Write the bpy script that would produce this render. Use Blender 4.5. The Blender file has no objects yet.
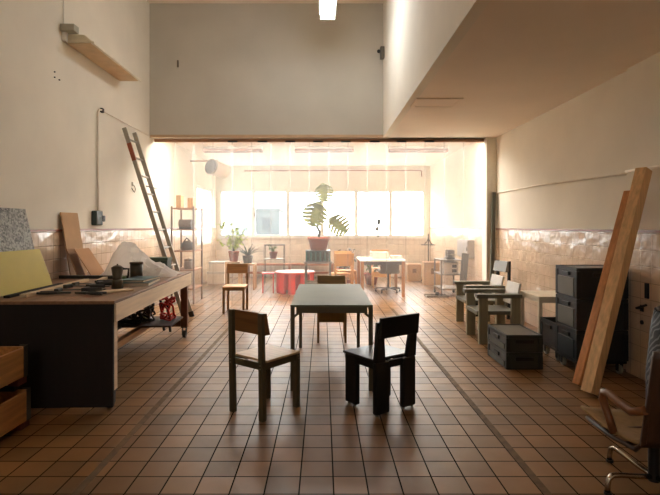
import bpy, bmesh, math, random
from mathutils import Vector, Matrix
random.seed(7)
S = bpy.context.scene
COL = S.collection
R = math.radians
PI = math.pi
H = 1.42            # camera height
PX0, PY0, F = 323.0, 226.0, 500.0

def at(px, py, Y):
    return Vector(((px-PX0)/F*Y, Y, H-(py-PY0)/F*Y))

# ------------------------------------------------------------------ materials
def lin(c):
    out = []
    for v in c:
        v /= 255.0
        out.append(v/12.92 if v <= 0.04045 else ((v+0.055)/1.055)**2.4)
    return out
def rgba(c): return (*lin(c), 1)

MATS = {}
def mat(name, c, rough=0.5, metal=0.0, var=0.10, scale=6.0, stretch=(1, 1, 1), bump=0.0, spec=0.5, bscale=None, coat=0.0):
    """plain surface with a little noise in its colour"""
    if name in MATS: return MATS[name]
    m = bpy.data.materials.new(name); m.use_nodes = True
    nt = m.node_tree; N = nt.nodes; L = nt.links
    b = N['Principled BSDF']
    b.inputs['Roughness'].default_value = rough
    b.inputs['Metallic'].default_value = metal
    b.inputs['Specular IOR Level'].default_value = spec
    b.inputs['Coat Weight'].default_value = coat
    tc = N.new('ShaderNodeTexCoord'); mp = N.new('ShaderNodeMapping')
    mp.inputs['Scale'].default_value = stretch
    L.new(tc.outputs['Object'], mp.inputs['Vector'])
    nz = N.new('ShaderNodeTexNoise'); nz.inputs['Scale'].default_value = scale; nz.inputs['Detail'].default_value = 6
    L.new(mp.outputs['Vector'], nz.inputs['Vector'])
    rp = N.new('ShaderNodeValToRGB')
    l = lin(c)
    rp.color_ramp.elements[0].position = 0.3; rp.color_ramp.elements[1].position = 0.7
    rp.color_ramp.elements[0].color = (*[x*(1-var) for x in l], 1)
    rp.color_ramp.elements[1].color = (*[min(1, x*(1+var)) for x in l], 1)
    L.new(nz.outputs['Fac'], rp.inputs['Fac']); L.new(rp.outputs['Color'], b.inputs['Base Color'])
    if bump:
        bp = N.new('ShaderNodeBump'); bp.inputs['Strength'].default_value = bump; bp.inputs['Distance'].default_value = 0.01
        if bscale:
            n2 = N.new('ShaderNodeTexNoise'); n2.inputs['Scale'].default_value = bscale
            L.new(tc.outputs['Object'], n2.inputs['Vector']); L.new(n2.outputs['Fac'], bp.inputs['Height'])
        else:
            L.new(nz.outputs['Fac'], bp.inputs['Height'])
        L.new(bp.outputs['Normal'], b.inputs['Normal'])
    MATS[name] = m
    return m

def wood(name, c, rough=0.5, axis='z', var=0.22):
    st = {'x': (0.6, 9, 9), 'y': (9, 0.6, 9), 'z': (9, 9, 0.6)}[axis]
    return mat(name, c, rough, var=var, scale=4.0, stretch=st, bump=0.05)

def floor_mat():
    m = bpy.data.materials.new('terracotta_tiles'); m.use_nodes = True
    nt = m.node_tree; N = nt.nodes; L = nt.links; b = N['Principled BSDF']
    tc = N.new('ShaderNodeTexCoord'); mp = N.new('ShaderNodeMapping')
    mp.inputs['Location'].default_value = (-0.057+0.185*40, -0.058+0.185*40, 0)
    L.new(tc.outputs['Object'], mp.inputs['Vector'])
    br = N.new('ShaderNodeTexBrick')
    br.offset = 0.0; br.squash = 1.0
    br.inputs['Scale'].default_value = 1.0
    br.inputs['Brick Width'].default_value = 0.185
    br.inputs['Row Height'].default_value = 0.185
    br.inputs['Mortar Size'].default_value = 0.0048
    br.inputs['Mortar Smooth'].default_value = 0.3
    br.inputs['Bias'].default_value = 0.0
    br.inputs['Color1'].default_value = rgba(FLOOR_A)
    br.inputs['Color2'].default_value = rgba(FLOOR_B)
    br.inputs['Mortar'].default_value = rgba((38, 34, 24))
    L.new(mp.outputs['Vector'], br.inputs['Vector'])
    nz = N.new('ShaderNodeTexNoise'); nz.inputs['Scale'].default_value = 2.2; nz.inputs['Detail'].default_value = 8
    L.new(tc.outputs['Object'], nz.inputs['Vector'])
    rp = N.new('ShaderNodeValToRGB')
    rp.color_ramp.elements[0].position = 0.3; rp.color_ramp.elements[0].color = (0.72, 0.74, 0.74, 1)
    rp.color_ramp.elements[1].position = 0.72; rp.color_ramp.elements[1].color = (1.12, 1.08, 1.05, 1)
    L.new(nz.outputs['Fac'], rp.inputs['Fac'])
    mx = N.new('ShaderNodeMix'); mx.data_type = 'RGBA'; mx.blend_type = 'MULTIPLY'; mx.inputs['Factor'].default_value = 1
    L.new(br.outputs['Color'], mx.inputs['A']); L.new(rp.outputs['Color'], mx.inputs['B'])
    L.new(mx.outputs['Result'], b.inputs['Base Color'])
    rr = N.new('ShaderNodeMapRange')
    n2 = N.new('ShaderNodeTexNoise'); n2.inputs['Scale'].default_value = 9; n2.inputs['Detail'].default_value = 4
    L.new(tc.outputs['Object'], n2.inputs['Vector'])
    rr.inputs['To Min'].default_value = 0.28; rr.inputs['To Max'].default_value = 0.48
    L.new(n2.outputs['Fac'], rr.inputs['Value']); rm = N.new('ShaderNodeMix'); rm.data_type = 'FLOAT'; rm.inputs['B'].default_value = 0.95
    L.new(br.outputs['Fac'], rm.inputs['Factor']); L.new(rr.outputs['Result'], rm.inputs['A']); L.new(rm.outputs['Result'], b.inputs['Roughness'])
    sm = N.new('ShaderNodeMapRange'); sm.inputs['To Min'].default_value = 0.55; sm.inputs['To Max'].default_value = 0.05
    L.new(br.outputs['Fac'], sm.inputs['Value']); L.new(sm.outputs['Result'], b.inputs['Specular IOR Level'])
    iv = N.new('ShaderNodeMath'); iv.operation = 'MULTIPLY_ADD'
    iv.inputs[1].default_value = -1.0; iv.inputs[2].default_value = 1.0
    L.new(br.outputs['Fac'], iv.inputs[0])
    ad = N.new('ShaderNodeMath'); ad.operation = 'MULTIPLY_ADD'; ad.inputs[1].default_value = 0.25
    L.new(n2.outputs['Fac'], ad.inputs[0]); L.new(iv.outputs['Value'], ad.inputs[2])
    bp = N.new('ShaderNodeBump'); bp.inputs['Strength'].default_value = 0.35; bp.inputs['Distance'].default_value = 0.004
    L.new(ad.outputs['Value'], bp.inputs['Height']); L.new(bp.outputs['Normal'], b.inputs['Normal'])
    return m

def tile_mat(name, side, c, grout):
    """glazed wall tiles; side 'x' = wall lying along y, 'y' = wall lying along x"""
    m = bpy.data.materials.new(name); m.use_nodes = True
    nt = m.node_tree; N = nt.nodes; L = nt.links; b = N['Principled BSDF']
    tc = N.new('ShaderNodeTexCoord'); sp = N.new('ShaderNodeSeparateXYZ'); cb = N.new('ShaderNodeCombineXYZ')
    L.new(tc.outputs['Object'], sp.inputs[0])
    mv = N.new('ShaderNodeMath'); mv.operation = 'ADD'; mv.inputs[1].default_value = 30.0
    L.new(sp.outputs['Y' if side == 'x' else 'X'], mv.inputs[0]); L.new(mv.outputs[0], cb.inputs['X'])
    L.new(sp.outputs['Z'], cb.inputs['Y'])
    br = N.new('ShaderNodeTexBrick'); br.offset = 0.0
    br.inputs['Scale'].default_value = 1.0
    br.inputs['Brick Width'].default_value = 0.15; br.inputs['Row Height'].default_value = 0.15
    br.inputs['Mortar Size'].default_value = 0.003; br.inputs['Mortar Smooth'].default_value = 0.2
    l = lin(c)
    br.inputs['Color1'].default_value = (*[x*0.93 for x in l], 1); br.inputs['Color2'].default_value = (*[min(1, x*1.05) for x in l], 1)
    br.inputs['Mortar'].default_value = rgba(grout)
    L.new(cb.outputs[0], br.inputs['Vector']); L.new(br.outputs['Color'], b.inputs['Base Color'])
    nz = N.new('ShaderNodeTexNoise'); nz.inputs['Scale'].default_value = 5.0
    L.new(tc.outputs['Object'], nz.inputs['Vector'])
    iv = N.new('ShaderNodeMath'); iv.operation = 'MULTIPLY_ADD'; iv.inputs[1].default_value = -1.0
    L.new(br.outputs['Fac'], iv.inputs[0]); L.new(nz.outputs['Fac'], iv.inputs[2])
    bp = N.new('ShaderNodeBump'); bp.inputs['Strength'].default_value = 0.9; bp.inputs['Distance'].default_value = 0.02
    L.new(iv.outputs[0], bp.inputs['Height']); L.new(bp.outputs['Normal'], b.inputs['Normal'])
    b.inputs['Roughness'].default_value = 0.2
    return m

def emit(name, c, s):
    m = bpy.data.materials.new(name); m.use_nodes = True
    nt = m.node_tree; N = nt.nodes
    N.remove(N['Principled BSDF'])
    e = N.new('ShaderNodeEmission'); e.inputs['Color'].default_value = (*c, 1); e.inputs['Strength'].default_value = s
    nt.links.new(e.outputs[0], N['Material Output'].inputs['Surface'])
    return m

def leafmat(name, c):
    """leaf: light shines through the blade"""
    m = mat(name, c, 0.45, var=0.2, scale=9); nt = m.node_tree; N = nt.nodes; L = nt.links
    t = N.new('ShaderNodeBsdfTranslucent'); t.inputs['Color'].default_value = (*[min(1, v*1.3) for v in lin(c)], 1)
    mx = N.new('ShaderNodeMixShader'); mx.inputs[0].default_value = 0.45
    L.new(N['Principled BSDF'].outputs[0], mx.inputs[1]); L.new(t.outputs[0], mx.inputs[2]); L.new(mx.outputs[0], N['Material Output'].inputs['Surface'])
    return m
def film_mat(name, clear, tint, rough=0.25, gloss=0.03, streak=0.0, through=(1, 0.985, 0.965)):
    """milky plastic film: part of the light goes straight through, part is scattered"""
    m = bpy.data.materials.new(name); m.use_nodes = True
    nt = m.node_tree; N = nt.nodes; L = nt.links
    N.remove(N['Principled BSDF'])
    tr = N.new('ShaderNodeBsdfTransparent'); tr.inputs['Color'].default_value = (*through, 1)
    tl = N.new('ShaderNodeBsdfTranslucent'); tl.inputs['Color'].default_value = (*tint, 1)
    df = N.new('ShaderNodeBsdfDiffuse'); df.inputs['Color'].default_value = (*tint, 1)
    mx0 = N.new('ShaderNodeMixShader'); mx0.inputs[0].default_value = 0.3
    L.new(tl.outputs[0], mx0.inputs[1]); L.new(df.outputs[0], mx0.inputs[2])
    mx = N.new('ShaderNodeMixShader'); mx.inputs[0].default_value = 1-clear
    L.new(tr.outputs[0], mx.inputs[1]); L.new(mx0.outputs[0], mx.inputs[2])
    if streak:
        tc = N.new('ShaderNodeTexCoord'); mp = N.new('ShaderNodeMapping'); mp.inputs['Scale'].default_value = (14, 14, 0.25)
        nz = N.new('ShaderNodeTexNoise'); nz.inputs['Scale'].default_value = 1.0; nz.inputs['Detail'].default_value = 3
        L.new(tc.outputs['Object'], mp.inputs['Vector']); L.new(mp.outputs[0], nz.inputs['Vector'])
        mr = N.new('ShaderNodeMapRange'); mr.inputs['From Min'].default_value = 0.3; mr.inputs['From Max'].default_value = 0.7
        mr.inputs['To Min'].default_value = 1-clear-streak; mr.inputs['To Max'].default_value = 1-clear+streak
        L.new(nz.outputs['Fac'], mr.inputs['Value']); L.new(mr.outputs[0], mx.inputs[0])
    gl = N.new('ShaderNodeBsdfGlossy'); gl.inputs['Roughness'].default_value = rough
    mg = N.new('ShaderNodeMixShader'); mg.inputs[0].default_value = gloss
    L.new(mx.outputs[0], mg.inputs[1]); L.new(gl.outputs[0], mg.inputs[2])
    L.new(mg.outputs[0], N['Material Output'].inputs['Surface'])
    return m

FLOOR_A = (152, 108, 62); FLOOR_B = (120, 85, 46)
M_floor = floor_mat()
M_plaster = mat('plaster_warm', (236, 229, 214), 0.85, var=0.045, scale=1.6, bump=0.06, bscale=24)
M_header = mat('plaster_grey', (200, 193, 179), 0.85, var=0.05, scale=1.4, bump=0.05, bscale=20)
M_ceil = mat('plaster_ceiling', (242, 230, 214), 0.9, var=0.04, scale=1.2)
M_tileX = tile_mat('glazed_tiles', 'x', (226, 200, 172), (186, 158, 132))
M_tileY = tile_mat('glazed_tiles_back', 'y', (240, 226, 208), (206, 186, 164))
M_capline = mat('red_tile_edge', (150, 92, 68), 0.4)
M_joint = mat('floor_joint', (104, 78, 46), 0.7, var=0.3, scale=14)
M_pipewhite = mat('pipe_paint', (240, 230, 214), 0.5)
M_track = mat('track_wood', (196, 164, 128), 0.6)
M_black = mat('black_plastic', (18, 18, 18), 0.45)
M_winframe = mat('window_paint', (236, 230, 218), 0.45)
M_alu = mat('aluminium', (150, 142, 128), 0.42, metal=0.7, var=0.06)
M_chrome = mat('chrome', (190, 180, 165), 0.18, metal=1.0, var=0.03)
M_frame = mat('olive_brown_frame', (92, 82, 60), 0.4, var=0.12)
M_bolt = mat('bolt_steel', (150, 140, 120), 0.35, metal=0.9)

# ------------------------------------------------------------------ geometry
class G:
    def __init__(s): s.bm = bmesh.new()
    def bx(s, x0, x1, y0, y1, z0, z1, M=None, mi=0):
        vs = [Vector(p) for p in ((x0,y0,z0),(x1,y0,z0),(x1,y1,z0),(x0,y1,z0),(x0,y0,z1),(x1,y0,z1),(x1,y1,z1),(x0,y1,z1))]
        if M: vs = [M @ v for v in vs]
        v = [s.bm.verts.new(p) for p in vs]
        for f in ((3,2,1,0),(4,5,6,7),(0,1,5,4),(1,2,6,5),(2,3,7,6),(3,0,4,7)):
            fc = s.bm.faces.new([v[i] for i in f]); fc.material_index = mi
        return s
    def hexa(s, pts):
        v = [s.bm.verts.new(p) for p in pts]
        for f in ((3,2,1,0),(4,5,6,7),(0,1,5,4),(1,2,6,5),(2,3,7,6),(3,0,4,7)):
            s.bm.faces.new([v[i] for i in f])
        return s
    def beam(s, p0, p1, w, t, side=(1, 0, 0)):
        """bar from p0 to p1; w measured along 'side', t across"""
        p0, p1 = Vector(p0), Vector(p1); d = (p1-p0).normalized()
        a = Vector(side); a = (a - d*a.dot(d)).normalized(); b = d.cross(a)
        q = []
        for p in (p0, p1):
            for sa, sb in ((-1,-1),(1,-1),(1,1),(-1,1)):
                q.append(p + a*(sa*w/2) + b*(sb*t/2))
        return s.hexa(q)
    def cyl(s, p0, p1, r0, r1=None, seg=18, caps=True):
        r1 = r0 if r1 is None else r1
        p0, p1 = Vector(p0), Vector(p1); d = (p1-p0).normalized()
        a = Vector((1,0,0)) if abs(d.x) < 0.8 else Vector((0,1,0))
        a = (a - d*a.dot(d)).normalized(); b = d.cross(a)
        ring = lambda p, r: [s.bm.verts.new(p + (a*math.cos(2*PI*i/seg) + b*math.sin(2*PI*i/seg))*r) for i in range(seg)]
        A, B = ring(p0, r0), ring(p1, r1)
        for i in range(seg):
            f = s.bm.faces.new((A[i], A[(i+1)%seg], B[(i+1)%seg], B[i])); f.smooth = True
        if caps:
            if r0 > 1e-4: s.bm.faces.new(list(reversed(ring(p0, r0))))
            if r1 > 1e-4: s.bm.faces.new(ring(p1, r1))
        return s
    def tube(s, pts, r, seg=8, closed=False, r_end=None):
        pts = [Vector(p) for p in pts]; n = len(pts); rings = []; a = None
        for i, p in enumerate(pts):
            if closed: d = pts[(i+1)%n]-pts[i-1]
            else: d = pts[min(i+1, n-1)]-pts[max(i-1, 0)]
            d.normalize()
            if a is None: a = Vector((0,0,1)) if abs(d.z) < 0.8 else Vector((1,0,0))
            a = (a - d*a.dot(d)).normalized(); b = d.cross(a)
            rr = r if r_end is None else r+(r_end-r)*i/(n-1)
            rings.append([s.bm.verts.new(p + (a*math.cos(2*PI*k/seg)+b*math.sin(2*PI*k/seg))*rr) for k in range(seg)])
        m = n if closed else n-1
        for i in range(m):
            A, B = rings[i], rings[(i+1)%n]
            for k in range(seg):
                f = s.bm.faces.new((A[k], A[(k+1)%seg], B[(k+1)%seg], B[k])); f.smooth = True
        if not closed:
            s.bm.faces.new(list(reversed(rings[0]))); s.bm.faces.new(rings[-1])
        return s
    def lathe(s, prof, c=(0,0,0), seg=24):
        c = Vector(c); rings = []
        for r, z in prof:
            rings.append([s.bm.verts.new(c + Vector((r*math.cos(2*PI*i/seg), r*math.sin(2*PI*i/seg), z))) for i in range(seg)])
        for A, B in zip(rings, rings[1:]):
            for i in range(seg):
                f = s.bm.faces.new((A[i], A[(i+1)%seg], B[(i+1)%seg], B[i])); f.smooth = True
        if prof[0][0] > 1e-4: s.bm.faces.new(list(reversed(rings[0])))
        if prof[-1][0] > 1e-4: s.bm.faces.new(rings[-1])
        return s
    def prism(s, pts, M, h):
        """2-D outline in M's xy, extruded by h along M's z"""
        A = [s.bm.verts.new(M @ Vector((x, y, 0))) for x, y in pts]
        B = [s.bm.verts.new(M @ Vector((x, y, h))) for x, y in pts]
        n = len(pts)
        s.bm.faces.new(list(reversed(A))); s.bm.faces.new(B)
        for i in range(n): s.bm.faces.new((A[i], A[(i+1)%n], B[(i+1)%n], B[i]))
        return s
    def quadstrip(s, rows, smooth=True):
        V = [[s.bm.verts.new(p) for p in r] for r in rows]
        for A, B in zip(V, V[1:]):
            for i in range(len(A)-1):
                f = s.bm.faces.new((A[i], A[i+1], B[i+1], B[i])); f.smooth = smooth
        return s
    def build(s, name, m, parent=None, loc=None, rotz=0.0, bevel=0.0, solid=0.0, fix=True):
        if fix: bmesh.ops.recalc_face_normals(s.bm, faces=s.bm.faces[:])
        me = bpy.data.meshes.new(name); s.bm.to_mesh(me); s.bm.free()
        for x in (m if isinstance(m, (list, tuple)) else [m]): me.materials.append(x)
        o = bpy.data.objects.new(name, me); COL.objects.link(o)
        if parent: o.parent = parent
        if loc is not None: o.location = loc
        o.rotation_euler = (0, 0, rotz)
        if solid:
            md = o.modifiers.new('Solidify', 'SOLIDIFY'); md.thickness = solid; md.offset = 0
        if bevel:
            md = o.modifiers.new('Bevel', 'BEVEL'); md.width = bevel; md.segments = 2; md.limit_method = 'ANGLE'; md.angle_limit = R(50)
        return o

def tag(o, label, cat, group=None):
    o['label'] = label; o['category'] = cat
    if group: o['group'] = group
    return o
def thing(name, label, cat, loc=(0,0,0), rotz=0.0, group=None):
    o = bpy.data.objects.new(name, None); COL.objects.link(o)
    o.location = loc; o.rotation_euler = (0, 0, rotz); o.empty_display_size = 0.1
    return tag(o, label, cat, group)
def struct(name, g, m, parent=None, bevel=0.0):
    o = g.build(name, m, parent, bevel=bevel)
    if parent is None: o['kind'] = 'structure'
    return o
def dup(root, loc, rotz=None, label=None, group=None):
    r = root.copy(); COL.objects.link(r); r.location = loc
    if rotz is not None: r.rotation_euler = (0, 0, rotz)
    if label: r['label'] = label
    if group: r['group'] = group
    for ch in list(root.children):
        c = ch.copy(); COL.objects.link(c); c.parent = r
        for g in list(ch.children):
            d = g.copy(); COL.objects.link(d); d.parent = c
    return r

# ================================================================== THE SETTING
XL, XR, YO, YB = -3.0, 3.0, 8.65, 14.0
ZT = 1.37; ZLOW = 2.95; ZHI = 5.27; ZBK = 3.1; XBULK = 1.04; YN = -3.0
struct('floor', G().bx(-3.2, 3.2, YN-0.1, YB+0.2, -0.1, 0), M_floor)
for i, x in enumerate((-1.31, 1.19)):
    struct('trim_%d' % (i+1), G().bx(x-0.022, x+0.022, YN, 8.6, -0.004, 0.0015), M_joint)
# left wall: glazed tiles below, plaster above
M_glass = film_mat('window_glass', 0.93, (0.9, 0.95, 1.0), 0.1, 0.03)
M_wglass = film_mat('window_glass_dull', 0.95, (0.9, 0.95, 1.0), 0.1, 0.03, through=(0.72, 0.72, 0.71))
M_clear = film_mat('window_glass_clear', 0.982, (0.9, 0.95, 1.0), 0.1, 0.02, through=(0.62, 0.64, 0.64))
M_frost = film_mat('frosted_glass', 0.86, (0.60, 0.66, 0.7), 0.3, 0.02, through=(0.42, 0.45, 0.46))
LY0, LY1, LZ0, LZ1 = 11.9, 13.6, 0.95, 2.40     # glazed opening added in the left wall to brighten the back room
struct('wall_left', G().bx(XL-0.15, XL, YN, LY0, ZT, ZHI+0.1, mi=0).bx(XL-0.15, XL+0.008, YN, LY0, 0, ZT, mi=1)
       .bx(XL-0.15, XL, LY1, YB+0.2, ZT, ZHI+0.1, mi=0).bx(XL-0.15, XL+0.008, LY1, YB, 0, ZT, mi=1)
       .bx(XL-0.15, XL, LY0, LY1, LZ1, ZHI+0.1, mi=0).bx(XL-0.15, XL+0.008, LY0, LY1, 0, LZ0, mi=1), [M_plaster, M_tileX])
struct('wall_right', G().bx(XR, XR+0.2, YN, YB+0.2, ZT, ZHI+0.1).bx(XR-0.008, XR+0.2, YN, YB, 0, ZT, mi=1)
       .bx(XR-0.04, XR, YN, 4.87, ZT, ZLOW).bx(XR-0.048, XR-0.008, YN, 4.87, 0, ZT, mi=1), [M_plaster, M_tileX])
struct('trim_3', G().bx(XL+0.002, XL+0.014, YN, LY0, ZT-0.012, ZT+0.012), M_capline)
struct('trim_4', G().bx(XR-0.014, XR-0.002, 4.87, YB, ZT-0.012, ZT+0.012).bx(XR-0.054, XR-0.04, YN, 4.87, ZT-0.012, ZT+0.012), M_capline)
RX0, RX1, RZ0, RZ1 = -1.6, -0.4, 3.2, 3.65        # unseen window added behind the viewer as front fill
struct('wall_rear', G().bx(-3.2, 3.2, YN-0.1, YN, 0, RZ0).bx(-3.2, 3.2, YN-0.1, YN, RZ1, ZHI+0.1).bx(-3.2, RX0, YN-0.1, YN, RZ0, RZ1).bx(RX1, 3.2, YN-0.1, YN, RZ0, RZ1), M_plaster)
w = struct('window_10', G().bx(RX0, RX0+0.05, YN-0.07, YN, RZ0, RZ1).bx(RX1-0.05, RX1, YN-0.07, YN, RZ0, RZ1).bx(RX0+0.05, RX1-0.05, YN-0.07, YN, RZ0, RZ0+0.05).bx(RX0+0.05, RX1-0.05, YN-0.07, YN, RZ1-0.05, RZ1), M_winframe)
RPANE = (G().bx(RX0+0.05, RX1-0.05, YN-0.05, YN-0.044, RZ0+0.05, RZ1-0.05), w)
KY0, KY1, KX = 8.98, 9.70, 2.7        # unseen roof light added behind the header to light the back room
struct('ceiling', G().bx(-3.2, XBULK+0.1, YN, YO+0.1, ZHI, ZHI+0.1).bx(XBULK+0.1, 3.2, YN, YO+0.1, ZLOW, ZLOW+0.1)
       .bx(-3.2, 3.2, YO+0.2, KY0, ZBK, ZBK+0.1).bx(-3.2, 3.2, KY1, YB+0.2, ZBK, ZBK+0.1)
       .bx(-3.2, -KX, KY0, KY1, ZBK, ZBK+0.1).bx(KX, 3.2, KY0, KY1, ZBK, ZBK+0.1), M_ceil)
struct('wall_bulkhead', G().bx(XBULK, XBULK+0.1, YN, YO, ZLOW, ZHI), M_plaster)
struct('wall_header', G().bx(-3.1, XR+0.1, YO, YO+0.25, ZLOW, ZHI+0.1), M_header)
struct('wall_jamb', G().bx(2.83, XR, YO, YO+0.25, 0, ZLOW), M_plaster)
# wooden strip under the header and the low ceiling's access hatch
struct('trim_5', G().bx(-2.98, XBULK, YO-0.025, YO, ZLOW, ZLOW+0.045), M_track)
struct('trim_6', G().bx(1.12, 1.68, 5.98, 6.02, ZLOW-0.012, ZLOW).bx(1.12, 1.68, 6.36, 6.40, ZLOW-0.012, ZLOW)
       .bx(1.12, 1.16, 6.02, 6.36, ZLOW-0.012, ZLOW).bx(1.64, 1.68, 6.02, 6.36, ZLOW-0.012, ZLOW).bx(1.16, 1.64, 6.02, 6.36, ZLOW-0.006, ZLOW), M_ceil)
# back wall and its band of windows
WX0, WX1, WZ0, WZ1 = -2.91, 2.86, 1.11, 2.43
struct('wall_back', G().bx(-3.2, 3.2, YB, YB+0.2, WZ1, ZBK+0.1).bx(-3.2, WX0, YB, YB+0.2, WZ0, WZ1).bx(WX1, 3.2, YB, YB+0.2, WZ0, WZ1)
       .bx(-3.2, 3.2, YB-0.008, YB+0.2, 0, WZ0, mi=1), [M_plaster, M_tileY])
struct('trim_7', G().bx(WX0-0.05, WX1+0.05, YB-0.09, YB+0.05, WZ0-0.03, WZ0), M_winframe)   # sill
RPANE[0].build('pane', M_glass, RPANE[1])
wn = (WX1-WX0)/6
for i in range(6):
    a, b = WX0+wn*i, WX0+wn*(i+1)
    w = struct('window_%d' % (i+1), G().bx(a, a+0.05, YB+0.03, YB+0.10, WZ0, WZ1).bx(b-0.05, b, YB+0.03, YB+0.10, WZ0, WZ1)
               .bx(a+0.05, b-0.05, YB+0.03, YB+0.10, WZ0, WZ0+0.06).bx(a+0.05, b-0.05, YB+0.03, YB+0.10, WZ1-0.06, WZ1), M_winframe, bevel=0.004)
    G().bx(a+0.05, b-0.05, YB+0.06, YB+0.066, WZ0+0.06, WZ1-0.06).build('pane', M_frost if i in (0, 2) else M_clear if i == 1 else M_wglass, w)
    if i in (1, 4): G().bx(a+0.01, a+0.04, YB+0.01, YB+0.03, 1.68, 1.80).build('window_handle', M_alu, w)
for i in range(2):  # frames and panes of the added left-wall opening
    a, b = LY0+(LY1-LY0)/2*i, LY0+(LY1-LY0)/2*(i+1)
    w = struct('window_%d' % (i+7), G().bx(XL-0.10, XL-0.03, a, a+0.05, LZ0, LZ1).bx(XL-0.10, XL-0.03, b-0.05, b, LZ0, LZ1)
               .bx(XL-0.10, XL-0.03, a+0.05, b-0.05, LZ0, LZ0+0.06).bx(XL-0.10, XL-0.03, a+0.05, b-0.05, LZ1-0.06, LZ1), M_winframe, bevel=0.004)
    G().bx(XL-0.066, XL-0.06, a+0.05, b-0.05, LZ0+0.06, LZ1-0.06).build('pane', M_frost, w)
w = struct('window_9', G().bx(-KX, KX, KY0, KY0+0.04, ZBK+0.02, ZBK+0.09).bx(-KX, KX, KY1-0.04, KY1, ZBK+0.02, ZBK+0.09).bx(-KX, -KX+0.04, KY0+0.04, KY1-0.04, ZBK+0.02, ZBK+0.09).bx(KX-0.04, KX, KY0+0.04, KY1-0.04, ZBK+0.02, ZBK+0.09), M_winframe)
G().bx(-KX+0.04, KX-0.04, KY0+0.04, KY1-0.04, ZBK+0.05, ZBK+0.056).build('pane', M_glass, w)
# outside
M_out = mat('pavement_outside', (150, 150, 140), 0.9)
struct('ground', G().bx(-40, 40, YB+0.2, 70, -0.3, -0.1), M_out)
bd = thing('building', 'pale grey building seen blurred through the second window from the left', 'building', (-4.6, 33, -0.1))
G().bx(-1.7, 1.7, 0, 4, 0, 2.55).build('facade', mat('facade_grey', (36, 46, 48), 0.9), bd)
G().bx(-1.8, 1.8, -0.1, 4.1, 2.55, 2.72).build('roof', mat('roof_grey', (40, 50, 52), 0.9), bd)
for k in range(3): G().bx(-1.3+k*0.95, -0.7+k*0.95, -0.03, 0.02, 1.2, 2.1).build('window', mat('far_glass', (30, 38, 42), 0.9, spec=0.1), bd)

# ------------------------------------------------------------------ plastic strip curtain across the opening
CY = 8.79
M_strip = film_mat('milky_pvc', 0.865, (0.97, 0.955, 0.93), 0.3, 0.02, streak=0.015)
cur = thing('strip_curtain', 'clear milky plastic strip curtain hung across the wide opening to the bright back room', 'curtain', (0, CY, 0))
G().bx(-2.96, 2.82, -0.03, 0.03, 2.895, 2.945).build('rail', mat('rail_tan', (170, 128, 96), 0.5), cur, bevel=0.004)
NST = 17; x0c, x1c = -2.95, 2.81; wst = (x1c-x0c)/NST
for k in range(NST):
    xa = x0c+wst*k-0.012; xb = xa+wst+0.024; ph = random.uniform(0, 6.28); off = 0.012 if k % 2 else -0.012
    rows = []
    for j in range(15):
        z = 0.02+(2.90-0.02)*j/14
        rows.append([Vector((xa+(xb-xa)*i/8, off+0.008*math.sin(i/8*PI)*(1 if k % 2 else -1)+0.006*math.sin(ph+z*1.1+i*0.5)*(1-z/3.2), z)) for i in range(9)])
    G().quadstrip(rows).build('strip', M_strip, cur)
for px in (232, 262, 290, 318, 346, 375, 402, 430):
    x = (px-PX0)/F*8.70
    G().bx(x-0.085, x+0.085, -0.045, -0.03, 2.885, 2.915).build('clamp', M_black, cur, bevel=0.003)

# ================================================================== LIGHT FITTINGS
M_tubeon = emit('lit_tube', (0.94, 0.97, 1.0), 26)
M_fit = mat('fitting_white', (225, 220, 208), 0.4)
lamp = thing('tube_lamp', 'lit twin tube lamp hanging from the high ceiling over the table', 'lamp', (0.07, 6.85, 4.58))
G().bx(-0.125, 0.125, -0.75, 0.75, 0.05, 0.10).build('housing', M_fit, lamp, bevel=0.006)
for s in (-1, 1): G().cyl((s*0.058, -0.72, 0.012), (s*0.058, 0.72, 0.012), 0.035, seg=10).build('tube', M_tubeon, lamp)
for s in (-1, 1): G().bx(-0.11, 0.11, s*0.735-0.015, s*0.735+0.015, -0.03, 0.05).build('end_cap', M_fit, lamp)
for s in (-1, 1): G().cyl((0, s*0.6, 0.10), (0, s*0.6, ZHI-4.58), 0.006, seg=8).build('suspension_wire', M_alu, lamp)

# unlit reflector lamp on the left wall
wl = thing('wall_lamp', 'long unlit white reflector lamp bracketed high on the left wall', 'lamp', (XL, 5.8, 3.55))
G().hexa([(0.01, 0, 0), (0.335, 0, 0), (0.335, 1.53, 0), (0.01, 1.53, 0), (0.01, 0.05, 0.125), (0.20, 0.05, 0.115), (0.20, 1.50, 0.10), (0.01, 1.50, 0.11)]).build('reflector', mat('reflector_cream', (226, 214, 184), 0.55), wl, bevel=0.025)
G().bx(0.03, 0.30, 0.02, 1.51, -0.012, 0).build('diffuser', mat('floor_bounce_tan', (214, 186, 148), 0.6), wl)  # tan of the floor's bounce light painted onto the underside
G().bx(0.31, 0.345, 0.0, 1.54, -0.016, 0.012).build('edge_strip', mat('wing_white', (236, 228, 208), 0.55), wl, bevel=0.003)
G().bx(0.0, 0.16, -0.10, 0.02, 0.10, 0.18).build('bracket', mat('bracket_grey', (176, 172, 152), 0.5), wl, bevel=0.006)
G().bx(0.0, 0.05, -0.06, -0.02, 0.0, 0.10).build('mounting_arm', M_fit, wl)
G().cyl((0.01, -0.04, 0.18), (0.01, -0.04, 1.3), 0.006, seg=8).build('cable', M_fit, wl)

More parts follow.
